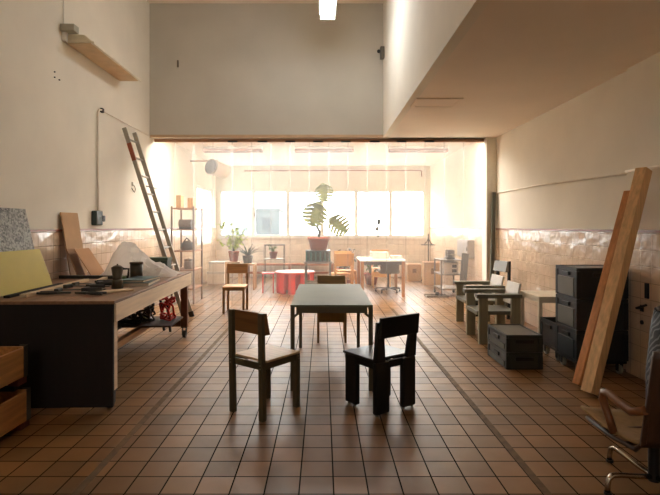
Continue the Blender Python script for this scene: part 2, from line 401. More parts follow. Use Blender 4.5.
# three dead battens under the back room's ceiling
b0 = None
for px, lab in ((233, 'left'), (324, 'middle'), (418, 'right')):
    p = ((px-PX0)/F*10.6, 10.6, ZBK)
    lb = {'left': 'unlit ceiling batten above the round wall fan, leftmost of three', 'middle': 'unlit ceiling batten above the monstera, middle of three', 'right': 'unlit ceiling batten above the white desk, rightmost of three'}[lab]
    if b0 is None:
        b0 = thing('ceiling_batten', lb, 'lamp', p, 0, 'unlit battens in the back room')
        G().bx(-0.62, 0.62, -0.07, 0.07, -0.05, 0).build('housing', M_fit, b0, bevel=0.005)
        G().bx(-0.62, 0.62, -0.09, 0.09, -0.12, -0.05).build('diffuser', mat('diffuser_brown', (140, 94, 70), 0.5), b0, bevel=0.012)
    else: dup(b0, p, label=lb)

# ================================================================== LEFT WALL FITTINGS
cb = thing('wall_conduit', 'pale electrical conduit running down the left wall to a dark green switch box', 'conduit', (XL, 6.62, 1.5))
pts = [(0.02, 0.10, 1.48), (0.02, 0.04, 1.47), (0.02, 0.0, 1.42), (0.02, 0.0, 0.1)]
G().tube(pts, 0.014).build('pipe', M_pipewhite, cb)
G().bx(0, 0.035, 0.10, 0.16, 1.45, 1.51).build('junction_clip', M_black, cb, bevel=0.004)
G().bx(0, 0.07, -0.15, 0.04, -0.07, 0.12).build('switch_box', mat('box_green', (52, 66, 58), 0.5), cb, bevel=0.012)
G().bx(0.0, 0.065, 0.06, 0.13, -0.02, 0.06).build('socket', M_black, cb, bevel=0.008)
tag(G().tube([(XL+0.01, 6.78, 2.98), (XL+0.01, 7.7, 2.975), (XL+0.01, 8.64, 2.97)], 0.006).build('wall_cable', M_pipewhite), 'thin pale cable running along left wall from conduit top to the header', 'cable')
for y, z, lb in ((5.58, 3.14, 'topmost of three tiny dark screws in the left wall below the reflector lamp'), (5.58, 3.08, 'left lower one of three tiny dark screws in the left wall below reflector lamp'), (5.68, 3.08, 'right lower one of three tiny dark screws in the left wall below reflector lamp')):
    tag(G().cyl((-0.01, 0, 0), (0.012, 0, 0), 0.008, seg=8).build('screw', M_black, loc=(XL, y, z)), lb, 'screw', 'screws in the left wall')
hx = thing('wall_hook', 'small wire hook on the left wall beside the ladder', 'hook', (XL, 7.86, 2.0))
G().tube([(0.0, 0, 0.08), (0.03, 0.02, 0.05), (0.035, 0.05, 0), (0.03, 0.02, -0.05), (0.02, -0.02, -0.02), (0.0, -0.02, 0.02)], 0.006).build('wire', M_alu, hx)
G().bx(0, 0.012, -0.02, 0.02, 0.05, 0.11).build('back_plate', M_alu, hx)
# header fittings
d = at(178, 64, YO)
tag(G().bx(d.x-0.012, d.x+0.012, YO-0.03, YO, d.z-0.06, d.z+0.06).build('header_bracket', mat('old_metal', (120, 108, 90), 0.5), bevel=0.004), 'small grey metal bracket on the grey header wall', 'bracket')
sn = thing('sensor', 'small dark sensor box on the bulkhead edge beside the header', 'sensor', (XBULK, 8.5, 4.36))
G().bx(-0.07, 0, -0.06, 0.05, -0.10, 0.10).build('body', mat('sensor_grey', (92, 84, 72), 0.5), sn, bevel=0.01)
G().cyl((-0.07, 0, 0.03), (-0.10, -0.03, 0.02), 0.03, seg=12).build('lens', M_black, sn)
# conduit along the right wall
tag(G().tube([(XR-0.015, 8.6, 1.99), (XR-0.015, 7.0, 1.985), (XR-0.015, 4.87, 1.93)], 0.011).build('wall_pipe', M_pipewhite), 'thin pale pipe running along the right wall above the tiles', 'pipe')
tag(G().tube([(XR-0.055, 4.86, 1.95), (XR-0.055, 3.6, 1.93), (XR-0.055, 2.6, 1.92)], 0.013).build('wall_pipe', M_pipewhite), 'short pale pipe on the nearer stepped section of the right wall', 'pipe')
hd = thing('door_lever', 'black lever handle low on the tiled right wall behind the planks', 'handle', (XR-0.048, 4.62, 0.66))
G().bx(-0.012, 0, -0.022, 0.022, -0.03, 0.03).build('back_plate', M_black, hd, bevel=0.003)
G().cyl((-0.012, 0, 0), (-0.05, 0, 0), 0.01, seg=10).cyl((-0.05, 0.01, 0), (-0.05, -0.13, 0.05), 0.011, seg=10).build('lever', M_black, hd)
G().cyl((0, 0.0, -0.13), (-0.012, 0, -0.13), 0.02, seg=12).build('keyhole', M_black, hd)
tag(G().bx(XR-0.065, XR-0.048, 4.52, 4.57, 0.76, 0.90).build('latch_plate', M_black, bevel=0.005), 'tall black latch plate on the tiled right wall above the lever', 'latch')

# ================================================================== TABLE AND FOUR CHAIRS
M_top = mat('olive_laminate', (114, 114, 88), 0.5, var=0.10, scale=2.5, spec=0.15)
TX, TY0, TY1, TW, TZ = 0.075, 4.30, 5.86, 0.71, 0.74
tb = thing('table', 'long olive grey work table with slim dark frame in the middle of the room', 'table', (TX, (TY0+TY1)/2, 0))
hl, hw = (TY1-TY0)/2, TW/2
G().bx(-hw, hw, -hl, hl, TZ-0.018, TZ).build('tabletop', M_top, tb, bevel=0.003)
for sx in (-1, 1):
    G().bx(sx*(hw-0.012)-0.011, sx*(hw-0.012)+0.011, -hl+0.05, hl-0.05, TZ-0.07, TZ-0.018).build('apron', M_frame, tb, bevel=0.002)
for sy in (-1, 1):
    G().bx(-hw+0.05, hw-0.05, sy*(hl-0.012)-0.011, sy*(hl-0.012)+0.011, TZ-0.07, TZ-0.018).build('apron', M_frame, tb, bevel=0.002)
for sx in (-1, 1):
    for sy in (-1, 1):
        g = G(); x, y = sx*(hw-0.018), sy*(hl-0.02)
        lg = g.bx(x-0.018, x+0.018, y-0.02, y+0.02, 0, TZ-0.018).build('leg', M_frame, tb, bevel=0.002)
        G().beam((x-sx*0.01, y, TZ-0.105), (x-sx*0.05, y, TZ-0.072), 0.02, 0.02, (0, 1, 0)).build('bracket', M_frame, lg)

def bolts(parent, pts, m=M_bolt):
    for p, q in pts: G().cyl(p, q, 0.006, seg=8).build('bolt', m, parent)

def slim_chair(label, loc, rotz, w=0.36, d=0.40, legm=M_frame, boardm=None, seatm=None, deep=0.05, ls=0.042, zs=0.437, zt=0.785, group=None):
    """local +y is where the sitter looks"""
    c = thing('wooden_chair', label, 'chair', loc, rotz, group)
    hw, hd = w/2-ls/2, d/2-ls/2
    for sx in (-1, 1):
        lf = G().bx(sx*hw-ls/2, sx*hw+ls/2, hd-ls/2, hd+ls/2, 0, zs-0.018).build('leg', legm, c, bevel=0.003)
        bolts(lf, [((sx*(hw+ls/2-0.002), hd, zs-0.035), (sx*(hw+ls/2+0.003), hd, zs-0.035)), ((sx*(hw+ls/2-0.002), hd, zs-0.055), (sx*(hw+ls/2+0.003), hd, zs-0.055))])
        lb = G().hexa([(sx*hw-ls/2, -hd-ls/2, 0), (sx*hw+ls/2, -hd-ls/2, 0), (sx*hw+ls/2, -hd+ls/2, 0), (sx*hw-ls/2, -hd+ls/2, 0),
                       (sx*hw-ls/2, -hd-ls/2-0.012, zt), (sx*hw+ls/2, -hd-ls/2-0.012, zt), (sx*hw+ls/2, -hd+ls/2-0.022, zt), (sx*hw-ls/2, -hd+ls/2-0.022, zt)]).build('leg', legm, c, bevel=0.003)
        bolts(lb, [((sx*hw, -hd-ls/2-0.012, zs-0.03), (sx*hw, -hd-ls/2-0.004, zs-0.03)), ((sx*hw, -hd-ls/2-0.012, zs-0.055), (sx*hw, -hd-ls/2-0.004, zs-0.055))])
        G().bx(sx*hw-0.011, sx*hw+0.011, -hd+ls/2, hd-ls/2, zs-0.018-0.05, zs-0.018).build('side_rail', legm, c, bevel=0.002)
    G().bx(-hw+ls/2, hw-ls/2, -hd-0.011, -hd+0.011, zs-0.018-0.05, zs-0.018).build('back_rail', legm, c, bevel=0.002)
    G().bx(-hw+ls/2, hw-ls/2, hd-0.011, hd+0.011, zs-0.018-deep, zs-0.018).build('front_rail', boardm if deep > 0.08 else legm, c, bevel=0.002)
    G().bx(-w/2, w/2, -d/2+ls+0.002, d/2, zs-0.018, zs).build('seat', seatm, c, bevel=0.004)
    # backrest board screwed to the front of the posts, leaning back a little
    yb = -hd+ls/2-0.016
    G().hexa([(-w/2+0.003, yb, zt-0.165), (w/2-0.003, yb, zt-0.165), (w/2-0.003, yb+0.055, zt-0.165), (-w/2+0.003, yb+0.055, zt-0.165),
              (-w/2+0.003, yb-0.006, zt-0.003), (w/2-0.003, yb-0.006, zt-0.003), (w/2-0.003, yb+0.018, zt-0.003), (-w/2+0.003, yb+0.018, zt-0.003)]).build('backrest', boardm, c, bevel=0.003)
    return c
W_brown = wood('board_brown', (134, 92, 50), 0.45, 'x')
W_seat = wood('seat_pale_wood', (214, 178, 134), 0.42, 'x', 0.12)
W_olive = wood('board_olive', (126, 98, 44), 0.45, 'x')
slim_chair('slim chair with pale wood seat and dark olive frame in the left foreground', (-0.449, 3.885, 0), R(-38), d=0.415, boardm=W_brown, seatm=W_seat)
M_tanleg = wood('leg_tan', (150, 118, 74), 0.5, 'z')
slim_chair('chair with olive brown boards tucked behind the far end of the olive table', (0.108, 6.27, 0), PI, legm=M_tanleg, boardm=W_olive, seatm=W_seat, deep=0.17, ls=0.026)
slim_chair('slim brown wooden chair alone in front of the plastic curtain', (-1.453, 8.32, 0), PI, legm=wood('leg_mid_brown', (132, 102, 66), 0.5, 'z'), boardm=wood('board_mid_brown', (152, 108, 64), 0.5, 'x'), seatm=W_seat, ls=0.036, d=0.42)

# black slab chair
M_blk = wood('black_stain', (9, 9, 8), 0.5, 'z', 0.15)
M_blkseat = wood('black_seat', (26, 26, 24), 0.3, 'x', 0.15)
bc = thing('slab_chair', 'chunky black chair with slab legs in the right foreground', 'chair', (0.455, 3.97, 0), R(36))
M_glide = mat('glide', (120, 110, 96), 0.5)
for sx in (-1, 1):
    # front legs: broad along the depth; back legs: broad along the width
    x = sx*0.168
    lf = G().bx(x-0.024, x+0.024, 0.075, 0.212, 0.012, 0.40).build('leg', M_blk, bc, bevel=0.012)
    G().cyl((x, 0.11, 0), (x, 0.11, 0.014), 0.013, seg=10).cyl((x, 0.18, 0), (x, 0.18, 0.014), 0.013, seg=10).build('glide', M_glide, lf)
    xa, xb = (0.07, 0.21) if sx > 0 else (-0.21, -0.07)
    lb = G().bx(xa, xb, -0.185, -0.14, 0.012, 0.40).build('leg', M_blk, bc, bevel=0.012)
    G().cyl((xa+0.025, -0.162, 0), (xa+0.025, -0.162, 0.014), 0.013, seg=10).cyl((xb-0.025, -0.162, 0), (xb-0.025, -0.162, 0.014), 0.013, seg=10).build('glide', M_glide, lb)
    o, i2 = sx*0.21, sx*0.115
    G().hexa([(min(o, i2), -0.185, 0.40), (max(o, i2), -0.185, 0.40), (max(o, i2), -0.145, 0.40), (min(o, i2), -0.145, 0.40),
              (min(o, sx*0.15), -0.205, 0.705), (max(o, sx*0.15), -0.205, 0.705), (max(o, sx*0.15), -0.175, 0.705), (min(o, sx*0.15), -0.175, 0.705)]).build('back_post', M_blk, bc, bevel=0.004)
    G().bx(x-0.014, x+0.014, -0.14, 0.085, 0.34, 0.40).build('side_rail', M_blk, bc, bevel=0.003)
G().bx(-0.205, 0.205, -0.14, 0.22, 0.40, 0.42).build('seat', M_blkseat, bc, bevel=0.004)
G().bx(-0.15, 0.15, 0.16, 0.185, 0.345, 0.40).bx(-0.07, 0.07, -0.175, -0.15, 0.345, 0.40).build('cross_rail', M_blk, bc, bevel=0.003)
G().hexa([(-0.20, -0.222, 0.585), (0.20, -0.222, 0.585), (0.20, -0.193, 0.585), (-0.20, -0.193, 0.585),
          (-0.20, -0.236, 0.742), (0.20, -0.236, 0.742), (0.20, -0.206, 0.742), (-0.20, -0.206, 0.742)]).build('backrest', M_blk, bc, bevel=0.006)

# ================================================================== WORKBENCH ON THE LEFT
BX0, BX1, BY0, BY1, BZ = -2.74, -1.466, 3.90, 6.48, 0.845
W_panel = wood('bench_panel_dark', (24, 14, 9), 0.75, 'z', 0.15)
W_apron = wood('pale_plywood', (238, 216, 186), 0.55, 'y', 0.12)
W_benchtop = wood('bench_top_brown', (134, 98, 70), 0.5, 'y')
W_red = wood('bench_leg_brown', (108, 68, 44), 0.5, 'z')
wb = thing('workbench', 'big wheeled workbench with dark end panel and pale wooden side along the left wall', 'workbench', (0, 0, 0), R(2.0))
G().bx(BX0, BX1-0.015, BY0, BY0+0.03, 0.025, BZ-0.025).build('end_panel', W_panel, wb, bevel=0.003)
G().bx(BX0, BX1, BY0-0.01, BY1, BZ-0.025, BZ).build('worktop', W_benchtop, wb, bevel=0.003)
G().bx(BX1-0.024, BX1, BY0+0.03, BY1-0.01, BZ-0.17, BZ-0.025).build('side_rail', W_apron, wb, bevel=0.003)
G().bx(BX0, BX0+0.024, BY0+0.03, BY1-0.01, BZ-0.17, BZ-0.025).build('side_rail', W_apron, wb, bevel=0.003)
def caster(parent, x, y, top=0.14, r=0.045):
    M = mat('caster_grey', (60, 56, 50), 0.5)
    G().cyl((x-0.018, y, r), (x+0.018, y, r), r, seg=20).bx(x-0.028, x-0.021, y-0.03, y+0.03, r-0.01, top-0.008).bx(x+0.021, x+0.028, y-0.03, y+0.03, r-0.01, top-0.008).bx(x-0.04, x+0.04, y-0.04, y+0.04, top-0.01, top).build('caster', M, parent, bevel=0.002)
for x, y in ((BX1-0.075, BY1-0.05), (BX0+0.06, BY1-0.05), (BX1-0.06, BY0+0.075), (BX0+0.06, BY0+0.075)):
    far = y > 5
    lg = G().bx(x-0.04, x+0.04, y-0.035, y+0.035, 0.14, BZ-0.025).build('leg', W_red if far else W_apron, wb, bevel=0.003)
    caster(lg, x, y)
G().bx(BX0+0.1, BX1-0.12, BY1-0.07, BY1-0.03, 0.14, 0.22).build('end_stretcher', W_red, wb, bevel=0.003)
G().bx(-2.01, -1.94, BY0+0.03, BY1-0.07, 0.145, 0.215).build('long_stretcher', wood('stretcher_pale', (190, 150, 108), 0.55, 'y'), wb, bevel=0.003)
G().bx(BX0+0.03, -2.10, BY0+0.12, 5.80, 0.255, 0.275).bx(BX0+0.03, -1.55, 5.80, BY1-0.06, 0.255, 0.275).build('shelf', mat('shelf_dark', (58, 38, 32), 0.6), wb)
G().bx(-2.15, -1.95, BY0+0.5, BY0+0.55, 0.215, 0.255).bx(-2.15, -1.95, BY1-0.45, BY1-0.40, 0.215, 0.255).build('shelf_bearer', W_red, wb)
# under the bench
SZ = 0.275
tbx = thing('toolbox', 'low black toolbox on the lower shelf of the workbench', 'toolbox', (-2.58, 4.72, SZ))
G().bx(-0.2, 0.2, -0.35, 0.35, 0, 0.22).build('body', M_black, tbx, bevel=0.01)
G().bx(-0.205, 0.205, -0.355, 0.355, 0.22, 0.26).build('lid', M_black, tbx, bevel=0.01)
G().tube([(0, -0.1, 0.26), (0, -0.1, 0.30), (0, 0.1, 0.30), (0, 0.1, 0.26)], 0.012).build('handle', M_black, tbx)
def tangle(n, rx, ry, rz, seed, r=0.008):
    rnd = random.Random(seed); pts = []
    for i in range(n):
        a = i*0.55+rnd.uniform(-.3, .3); k = rnd.uniform(0.45, 1)
        pts.append((rx*k*math.cos(a), ry*k*math.sin(a), r+rz*(0.5+0.5*math.sin(i*0.31+rnd.uniform(-.6, .6)))))
    # smooth
    out = []
    for i in range(len(pts)-3):
        p = [Vector(q) for q in pts[i:i+4]]
        for t in (0, 0.25, 0.5, 0.75):
            out.append(0.5*((2*p[1])+(-p[0]+p[2])*t+(2*p[0]-5*p[1]+4*p[2]-p[3])*t*t+(-p[0]+3*p[1]-3*p[2]+p[3])*t**3))
    return out
tag(G().tube(tangle(170, 0.25, 0.24, 0.36, 3, 0.012), 0.013, 6).build('cable_tangle', M_black, loc=(-2.26, 6.02, SZ)), 'tangle of black cables under the workbench', 'cables')
tag(G().tube(tangle(60, 0.09, 0.12, 0.26, 5, 0.011), 0.012, 6).build('rope', mat('red_cord', (205, 44, 36), 0.5), loc=(-1.89, 6.10, SZ)), 'bundle of bright red rope under the far end of workbench', 'rope')
# stools legs / dark posts behind the bench: two black bars
for x, y, lab in ((-2.05, 6.72, 'thin black bar leaning upright behind the workbench, nearer to the ladder'), (-2.16, 6.80, 'thin black bar leaning upright behind the workbench, nearer to the wall')):
    tag(G().beam((0, 0, 0), (-0.03, -0.18, 0.80), 0.03, 0.03).build('metal_bar', M_black, loc=(x, y, 0)), lab, 'bar')

# ---- boards standing on the bench
def leaning(name, y0, y1, xb, zb, xt, zt, t, m, label, cat, skew=0.0):
    g = G()
    n = Vector((zt-zb, 0, -(xt-xb))).normalized()*t
    a, b_, c_, d_ = Vector((xb, y0, zb)), Vector((xb, y1, zb)), Vector((xt, y1+skew, zt)), Vector((xt, y0+skew, zt))
    g.hexa([a, a+n, b_+n, b_, d_, d_+n, c_+n, c_])
    return tag(g.build(name, m, bevel=0.0015), label, cat)
def terrazzo():
    m = bpy.data.materials.new('speckled_board'); m.use_nodes = True
    N = m.node_tree.nodes; L = m.node_tree.links; b = N['Principled BSDF']; b.inputs['Roughness'].default_value = 0.55
    tc = N.new('ShaderNodeTexCoord'); v = N.new('ShaderNodeTexVoronoi'); v.inputs['Scale'].default_value = 60
    nz = N.new('ShaderNodeTexNoise'); nz.inputs['Scale'].default_value = 22; nz.inputs['Detail'].default_value = 5
    L.new(tc.outputs['Object'], v.inputs['Vector']); L.new(tc.outputs['Object'], nz.inputs['Vector'])
    s = N.new('ShaderNodeSeparateColor'); L.new(v.outputs['Color'], s.inputs[0])
    ad = N.new('ShaderNodeMath'); ad.operation = 'MULTIPLY_ADD'; ad.inputs[1].default_value = 0.5
    L.new(s.outputs[0], ad.inputs[0]); ml = N.new('ShaderNodeMath'); ml.operation = 'MULTIPLY'; ml.inputs[1].default_value = 0.6
    L.new(nz.outputs['Fac'], ml.inputs[0]); L.new(ml.outputs[0], ad.inputs[2])
    rp = N.new('ShaderNodeValToRGB')
    for e, (p, c) in zip((rp.color_ramp.elements[0], rp.color_ramp.elements[1]), ((0.28, (70, 72, 70)), (0.78, (180, 180, 172)))): e.position = p; e.color = rgba(c)
    L.new(ad.outputs[0], rp.inputs['Fac']); L.new(rp.outputs['Color'], b.inputs['Base Color'])
    return m
M_cb = mat('cardboard', (186, 146, 104), 0.8, var=0.06); M_cb2 = mat('cardboard_dark', (160, 120, 82), 0.8, var=0.06); M_cb3 = mat('cardboard_warm', (182, 134, 90), 0.8, var=0.06)
leaning('speckled_board', 3.95, 4.96, -2.80, BZ, -2.97, 1.585, 0.018, terrazzo(), 'grey speckled board leaning on the left wall behind a yellow panel', 'board')
leaning('yellow_panel', 3.92, 4.83, -2.62, BZ, -2.75, 1.195, 0.014, mat('yellow_paint', (196, 176, 62), 0.5, var=0.05), 'yellow painted panel leaning on its long edge on the workbench', 'panel')
leaning('cardboard_sheet', 5.67, 6.06, -2.87, BZ, -2.985, 1.575, 0.012, M_cb, 'tall upright tan cardboard sheet leaning on the left wall', 'cardboard')
leaning('cardboard_sheet', 5.60, 5.78, -2.75, BZ, -2.88, 1.16, 0.008, M_cb2, 'narrow cardboard offcut leaning between two larger sheets', 'cardboard')
leaning('cardboard_sheet', 5.62, 5.97, -2.60, BZ, -2.80, 1.155, 0.008, M_cb3, 'small tilted brown cardboard sheet leaning in front of the tall one', 'cardboard')

# crumpled translucent plastic
M_poly = film_mat('poly_sheet', 0.30, (0.95, 0.92, 0.88), 0.3, 0.05)
rows = []; rnd = random.Random(4)
n1, n2 = 13, 19
for i in range(n1+1):
    r_ = []
    for j in range(n2+1):
        u, v = i/n1, j/n2
        e = math.sin(PI*u)**0.75
        hgt = e*(0.32*math.exp(-((v-0.28)/0.23)**2)+0.17*math.exp(-((v-0.55)/0.16)**2)+0.07*math.exp(-((v-0.85)/0.2)**2)+0.03)*(min(1, 6*v)*min(1, 6*(1-v)))
        wr = 0.028*abs(math.sin(7*u+6*v*math.sin(3*u)+2))+0.022*abs(math.sin(15*v+8*u))-0.02+rnd.uniform(-.02, .02)
        r_.append(Vector((-2.57+0.87*v+0.02*math.sin(7*u), 5.56+0.50*u+0.05*math.sin(6*v+1), BZ+0.005+max(0, hgt+wr*min(1, hgt*10)))))
    rows.append(r_)
tag(G().quadstrip(rows, False).build('plastic_sheet', M_poly), 'crumpled heap of milky plastic sheeting on the workbench', 'plastic sheet')
gb = thing('storage_box', 'small dark green box at the far end of the workbench', 'box', (-2.05, 6.25, BZ))
G().bx(-0.13, 0.13, -0.09, 0.09, 0, 0.15).build('body', mat('dark_green', (44, 62, 46), 0.5), gb, bevel=0.006)
G().bx(-0.137, 0.137, -0.097, 0.097, 0.15, 0.185).build('lid', mat('dark_green_lid', (58, 78, 56), 0.5), gb, bevel=0.006)

# coffee maker
mk = thing('coffee_pot', 'small faceted grey metal coffee pot on the workbench', 'coffee pot', (-1.90, 4.62, BZ))
M_pot = mat('dull_metal', (92, 84, 70), 0.35, metal=0.6)
G().lathe([(0.055, 0), (0.05, 0.075), (0.045, 0.085)], seg=8).build('boiler', M_pot, mk)
G().lathe([(0.043, 0.085), (0.042, 0.095), (0.058, 0.19)], seg=8).build('jug', M_pot, mk)
G().lathe([(0.06, 0.19), (0.03, 0.21), (0.008, 0.214), (0.008, 0.225), (0.001, 0.226)], seg=8).build('lid', M_pot, mk)
G().tube([(0.05, 0, 0.18), (0.105, 0, 0.18), (0.10, 0, 0.11)], 0.010).build('handle', M_black, mk)
cn = thing('paint_can', 'dark round tin standing behind the coffee pot on the workbench', 'tin', (-2.00, 5.36, BZ))
G().lathe([(0.065, 0), (0.065, 0.17)]).build('body', mat('tin_dark', (72, 66, 54), 0.4, metal=0.5), cn)
G().lathe([(0.07, 0.17), (0.07, 0.19), (0.055, 0.192)]).build('lid', mat('tin_lid', (100, 92, 76), 0.35, metal=0.7), cn)
# books
def book(label, x, y, z, w, l, t, c, rz):
    b = thing('book', label, 'book', (x, y, z), rz, 'books on the workbench')
    G().bx(-w/2, w/2, -l/2, l/2, 0, 0.003).bx(-w/2, w/2, -l/2, l/2, t-0.003, t).bx(-w/2, -w/2+0.003, -l/2, l/2, 0.003, t-0.003).build('cover', mat('cover_%d%d%d' % c, c, 0.5), b)
    G().bx(-w/2+0.003, w/2-0.006, -l/2+0.005, l/2-0.005, 0.003, t-0.003).build('pages', mat('pages', (222, 208, 184), 0.8), b)
book('large flat grey blue book at the bottom of the workbench pile', -1.83, 5.02, BZ, 0.28, 0.50, 0.03, (72, 92, 92), R(6))
book('teal book lying on top of the grey blue one', -1.84, 5.04, BZ+0.03, 0.25, 0.42, 0.022, (40, 72, 76), R(-4))
# timber battens and offcuts
def batten(label, p0, p1, w, t, m, name='timber_batten', cat='batten'):
    p0, p1 = Vector(p0), Vector(p1); a = math.atan2(p1.y-p0.y, p1.x-p0.x)
    L_ = (p1-p0).length
    return tag(G().bx(-L_/2, L_/2, -w/2, w/2, 0, t).build(name, m, loc=((p0.x+p1.x)/2, (p0.y+p1.y)/2, p0.z), rotz=a, bevel=0.002), label, cat)
W_pale = wood('batten_pale', (208, 184, 150), 0.6, 'x')
batten('long pale timber batten lying along the yellow panel', (-2.40, 4.0, BZ), (-2.46, 5.20, BZ), 0.055, 0.028, W_pale)
batten('second pale batten lying loosely across the tools', (-2.30, 5.12, BZ), (-2.36, 5.42, BZ), 0.05, 0.025, W_pale)
batten('dark timber batten lying below the yellow panel', (-2.52, 3.98, BZ), (-2.55, 4.86, BZ), 0.05, 0.02, W_panel)
batten('long dark metal bar lying across the workbench in front of the plastic', (-2.88, 5.47, BZ), (-2.12, 5.46, BZ), 0.04, 0.035, mat('bar_dark', (36, 38, 32), 0.45), 'metal_bar', 'bar')
batten('flat pale wood offcut at the front edge of the workbench', (-1.92, 4.26, BZ), (-1.72, 4.48, BZ), 0.11, 0.014, W_pale, 'wood_offcut', 'offcut')
# clamps and pliers
M_tool = mat('tool_steel', (84, 86, 80), 0.38, metal=0.7); M_grip = mat('tool_grip', (40, 40, 38), 0.5)
def clamp(label, x, y, rz):
    c = thing('bar_clamp', label, 'clamp', (x, y, BZ), rz, 'clamps on the workbench')
    G().bx(-0.2, 0.2, -0.012, 0.012, 0.012, 0.02).build('bar', M_tool, c)
    G().bx(-0.2, -0.165, -0.09, 0.012, 0, 0.035).build('fixed_jaw', M_tool, c, bevel=0.004)
    G().bx(0.02, 0.06, -0.09, 0.02, 0, 0.04).build('sliding_jaw', M_grip, c, bevel=0.004)
    G().cyl((0.06, -0.075, 0.024), (0.19, -0.075, 0.024), 0.018, seg=12).build('handle', M_grip, c)
clamp('dark bar clamp nearest the end panel on the workbench', -2.12, 4.40, R(8))
clamp('dark bar clamp lying between coffee pot and pale batten', -2.18, 4.66, R(-6))
clamp('dark bar clamp lying furthest back among the tools', -2.20, 4.86, R(4))
def pliers(label, x, y, rz):
    c = thing('pliers', label, 'pliers', (x, y, BZ), rz, 'pliers on the workbench')
    G().tube([(0, 0, 0.02), (-0.08, 0.035, 0.018), (-0.17, 0.03, 0.018)], 0.011).tube([(0, 0, 0.02), (-0.08, -0.035, 0.018), (-0.17, -0.03, 0.018)], 0.011).build('grip', M_grip, c)
    G().hexa([(-0.02, -0.022, 0.008), (0.09, -0.007, 0.01), (0.09, 0.007, 0.01), (-0.02, 0.022, 0.008), (-0.02, -0.022, 0.03), (0.09, -0.007, 0.024), (0.09, 0.007, 0.024), (-0.02, 0.022, 0.03)]).build('jaws', M_tool, c, bevel=0.003)
pliers('dark handled pliers beside the flat pale offcut', -1.98, 4.16, R(172))
pliers('dark handled pliers beside the dark tin', -2.12, 5.06, R(6))
pliers('dark handled pliers lying against the nearest bar clamp', -2.20, 4.18, R(4))
tag(G().lathe([(0.04, 0), (0.045, 0.025), (0.045, 0.05), (0.03, 0.055), (0.03, 0.001)], seg=20).build('tape_roll', mat('tape_green', (104, 122, 74), 0.5), loc=(-2.10, 5.22, BZ)), 'green tape roll lying near the dark tin', 'tape')

# ================================================================== WOODEN CRATES, FRONT LEFT
W_crate = wood('crate_wood', (176, 122, 66), 0.6, 'y', 0.25)
M_strap = mat('crate_metal', (78, 76, 66), 0.45, metal=0.5)
def wcrate(label, z, ox):
    c = thing('wooden_crate', label, 'crate', (-2.50+ox, 3.12, z), 0, 'wooden crates in the front left corner')
    hx, hy, h = 0.40, 0.45, 0.205
    for sx in (-1, 1):
        G().bx(sx*hx-0.011, sx*hx+0.011, -hy, hy, 0.05, 0.05+h).build('side_board', W_crate, c, bevel=0.002)
    for sy in (-1, 1):
        G().bx(-hx+0.011, hx-0.011, sy*hy-0.022*(sy > 0), sy*hy+0.022*(sy < 0), 0.05, 0.05+h).build('end_board', W_crate, c, bevel=0.002)
    G().bx(-hx+0.011, hx-0.011, -hy+0.022, hy-0.022, 0.05, 0.062).build('bottom_board', W_crate, c)
    for sx in (-1, 1):
        for sy in (-1, 1):
            x, y = sx*(hx+0.013), sy*(hy+0.002)
            G().bx(min(x, x-sx*0.003), max(x, x-sx*0.003), min(y, y-sy*0.05), max(y, y-sy*0.05), 0.045, 0.062+h).bx(min(x, x-sx*0.06), max(x, x-sx*0.06), min(y, y-sy*0.003)+sy*0.001, max(y, y-sy*0.003)+sy*0.001, 0.045, 0.062+h).build('corner_bracket', M_strap, c)
            G().bx(sx*(hx-0.03)-0.035, sx*(hx-0.03)+0.035, sy*(hy-0.05)-0.05, sy*(hy-0.05)+0.05, 0.0, 0.05).build('foot', wood('foot_red', (96, 44, 32), 0.6, 'z'), c)
    return c
wcrate('wooden crate with metal corners standing on the floor at the lower left', 0.0, 0.0)
for zz in (0,):
    sp = thing('gap_filler', 'black filler frame added to darken the gap between two wooden crates', 'filler', (-2.52, 3.12, 0.267))
    for yy in (-0.42, 0.36): G().bx(-0.37, 0.37, yy, yy+0.06, 0, 0.04).build('bearer', M_black, sp)  # black bearers put in to darken the gap between the crates
wcrate('wooden crate with metal corners stacked on the lower one', 0.307, -0.02)

# ================================================================== LADDER
ld = thing('ladder', 'tall aluminium ladder leaning on the left wall by the opening', 'ladder', (0, 0, 0))
P0, P1 = Vector((-2.05, 0, 0.01)), Vector((-2.955, 0, 2.88))
rails = []
M_rail = mat('ladder_grey', (166, 158, 142), 0.45, metal=0.2)
for y in (7.43, 7.83):
    q0, q1 = P0.copy(), P1.copy(); q0.y = q1.y = y
    rails.append(G().beam(q0, q1, 0.028, 0.062, (0, 1, 0)).build('rail', M_rail, ld, bevel=0.004))
    G().beam(q0-Vector((0, 0, 0.01)), q0+(q1-q0)*0.025, 0.04, 0.075, (0, 1, 0)).build('foot', M_black, rails[-1], bevel=0.004)
for k in range(1, 11):
    p = P0+(P1-P0)*(k/10.6); G().cyl((p.x, 7.44, p.z), (p.x, 7.82, p.z), 0.015, seg=12).build('rung', M_alu, ld)
a, b_ = P0+(P1-P0)*0.83, P0+(P1-P0)*0.92
a.y = b_.y = 7.43-0.0155
nrm = Vector((0.954, 0, 0.30))
G().beam(a+nrm*0.031, b_+nrm*0.031, 0.03, 0.006, (0, 1, 0)).beam(a, b_, 0.004, 0.06, (0, 1, 0)).build('sticker', mat('sticker_red', (160, 86, 54), 0.5), ld)
lk = P0+(P1-P0)*0.70
G().tube([(lk.x+0.03, 7.5, lk.z), (lk.x+0.12, 7.6, lk.z-0.02), (lk.x+0.13, 7.75, lk.z-0.02), (lk.x+0.03, 7.8, lk.z)], 0.009).build('hook', M_alu, ld)

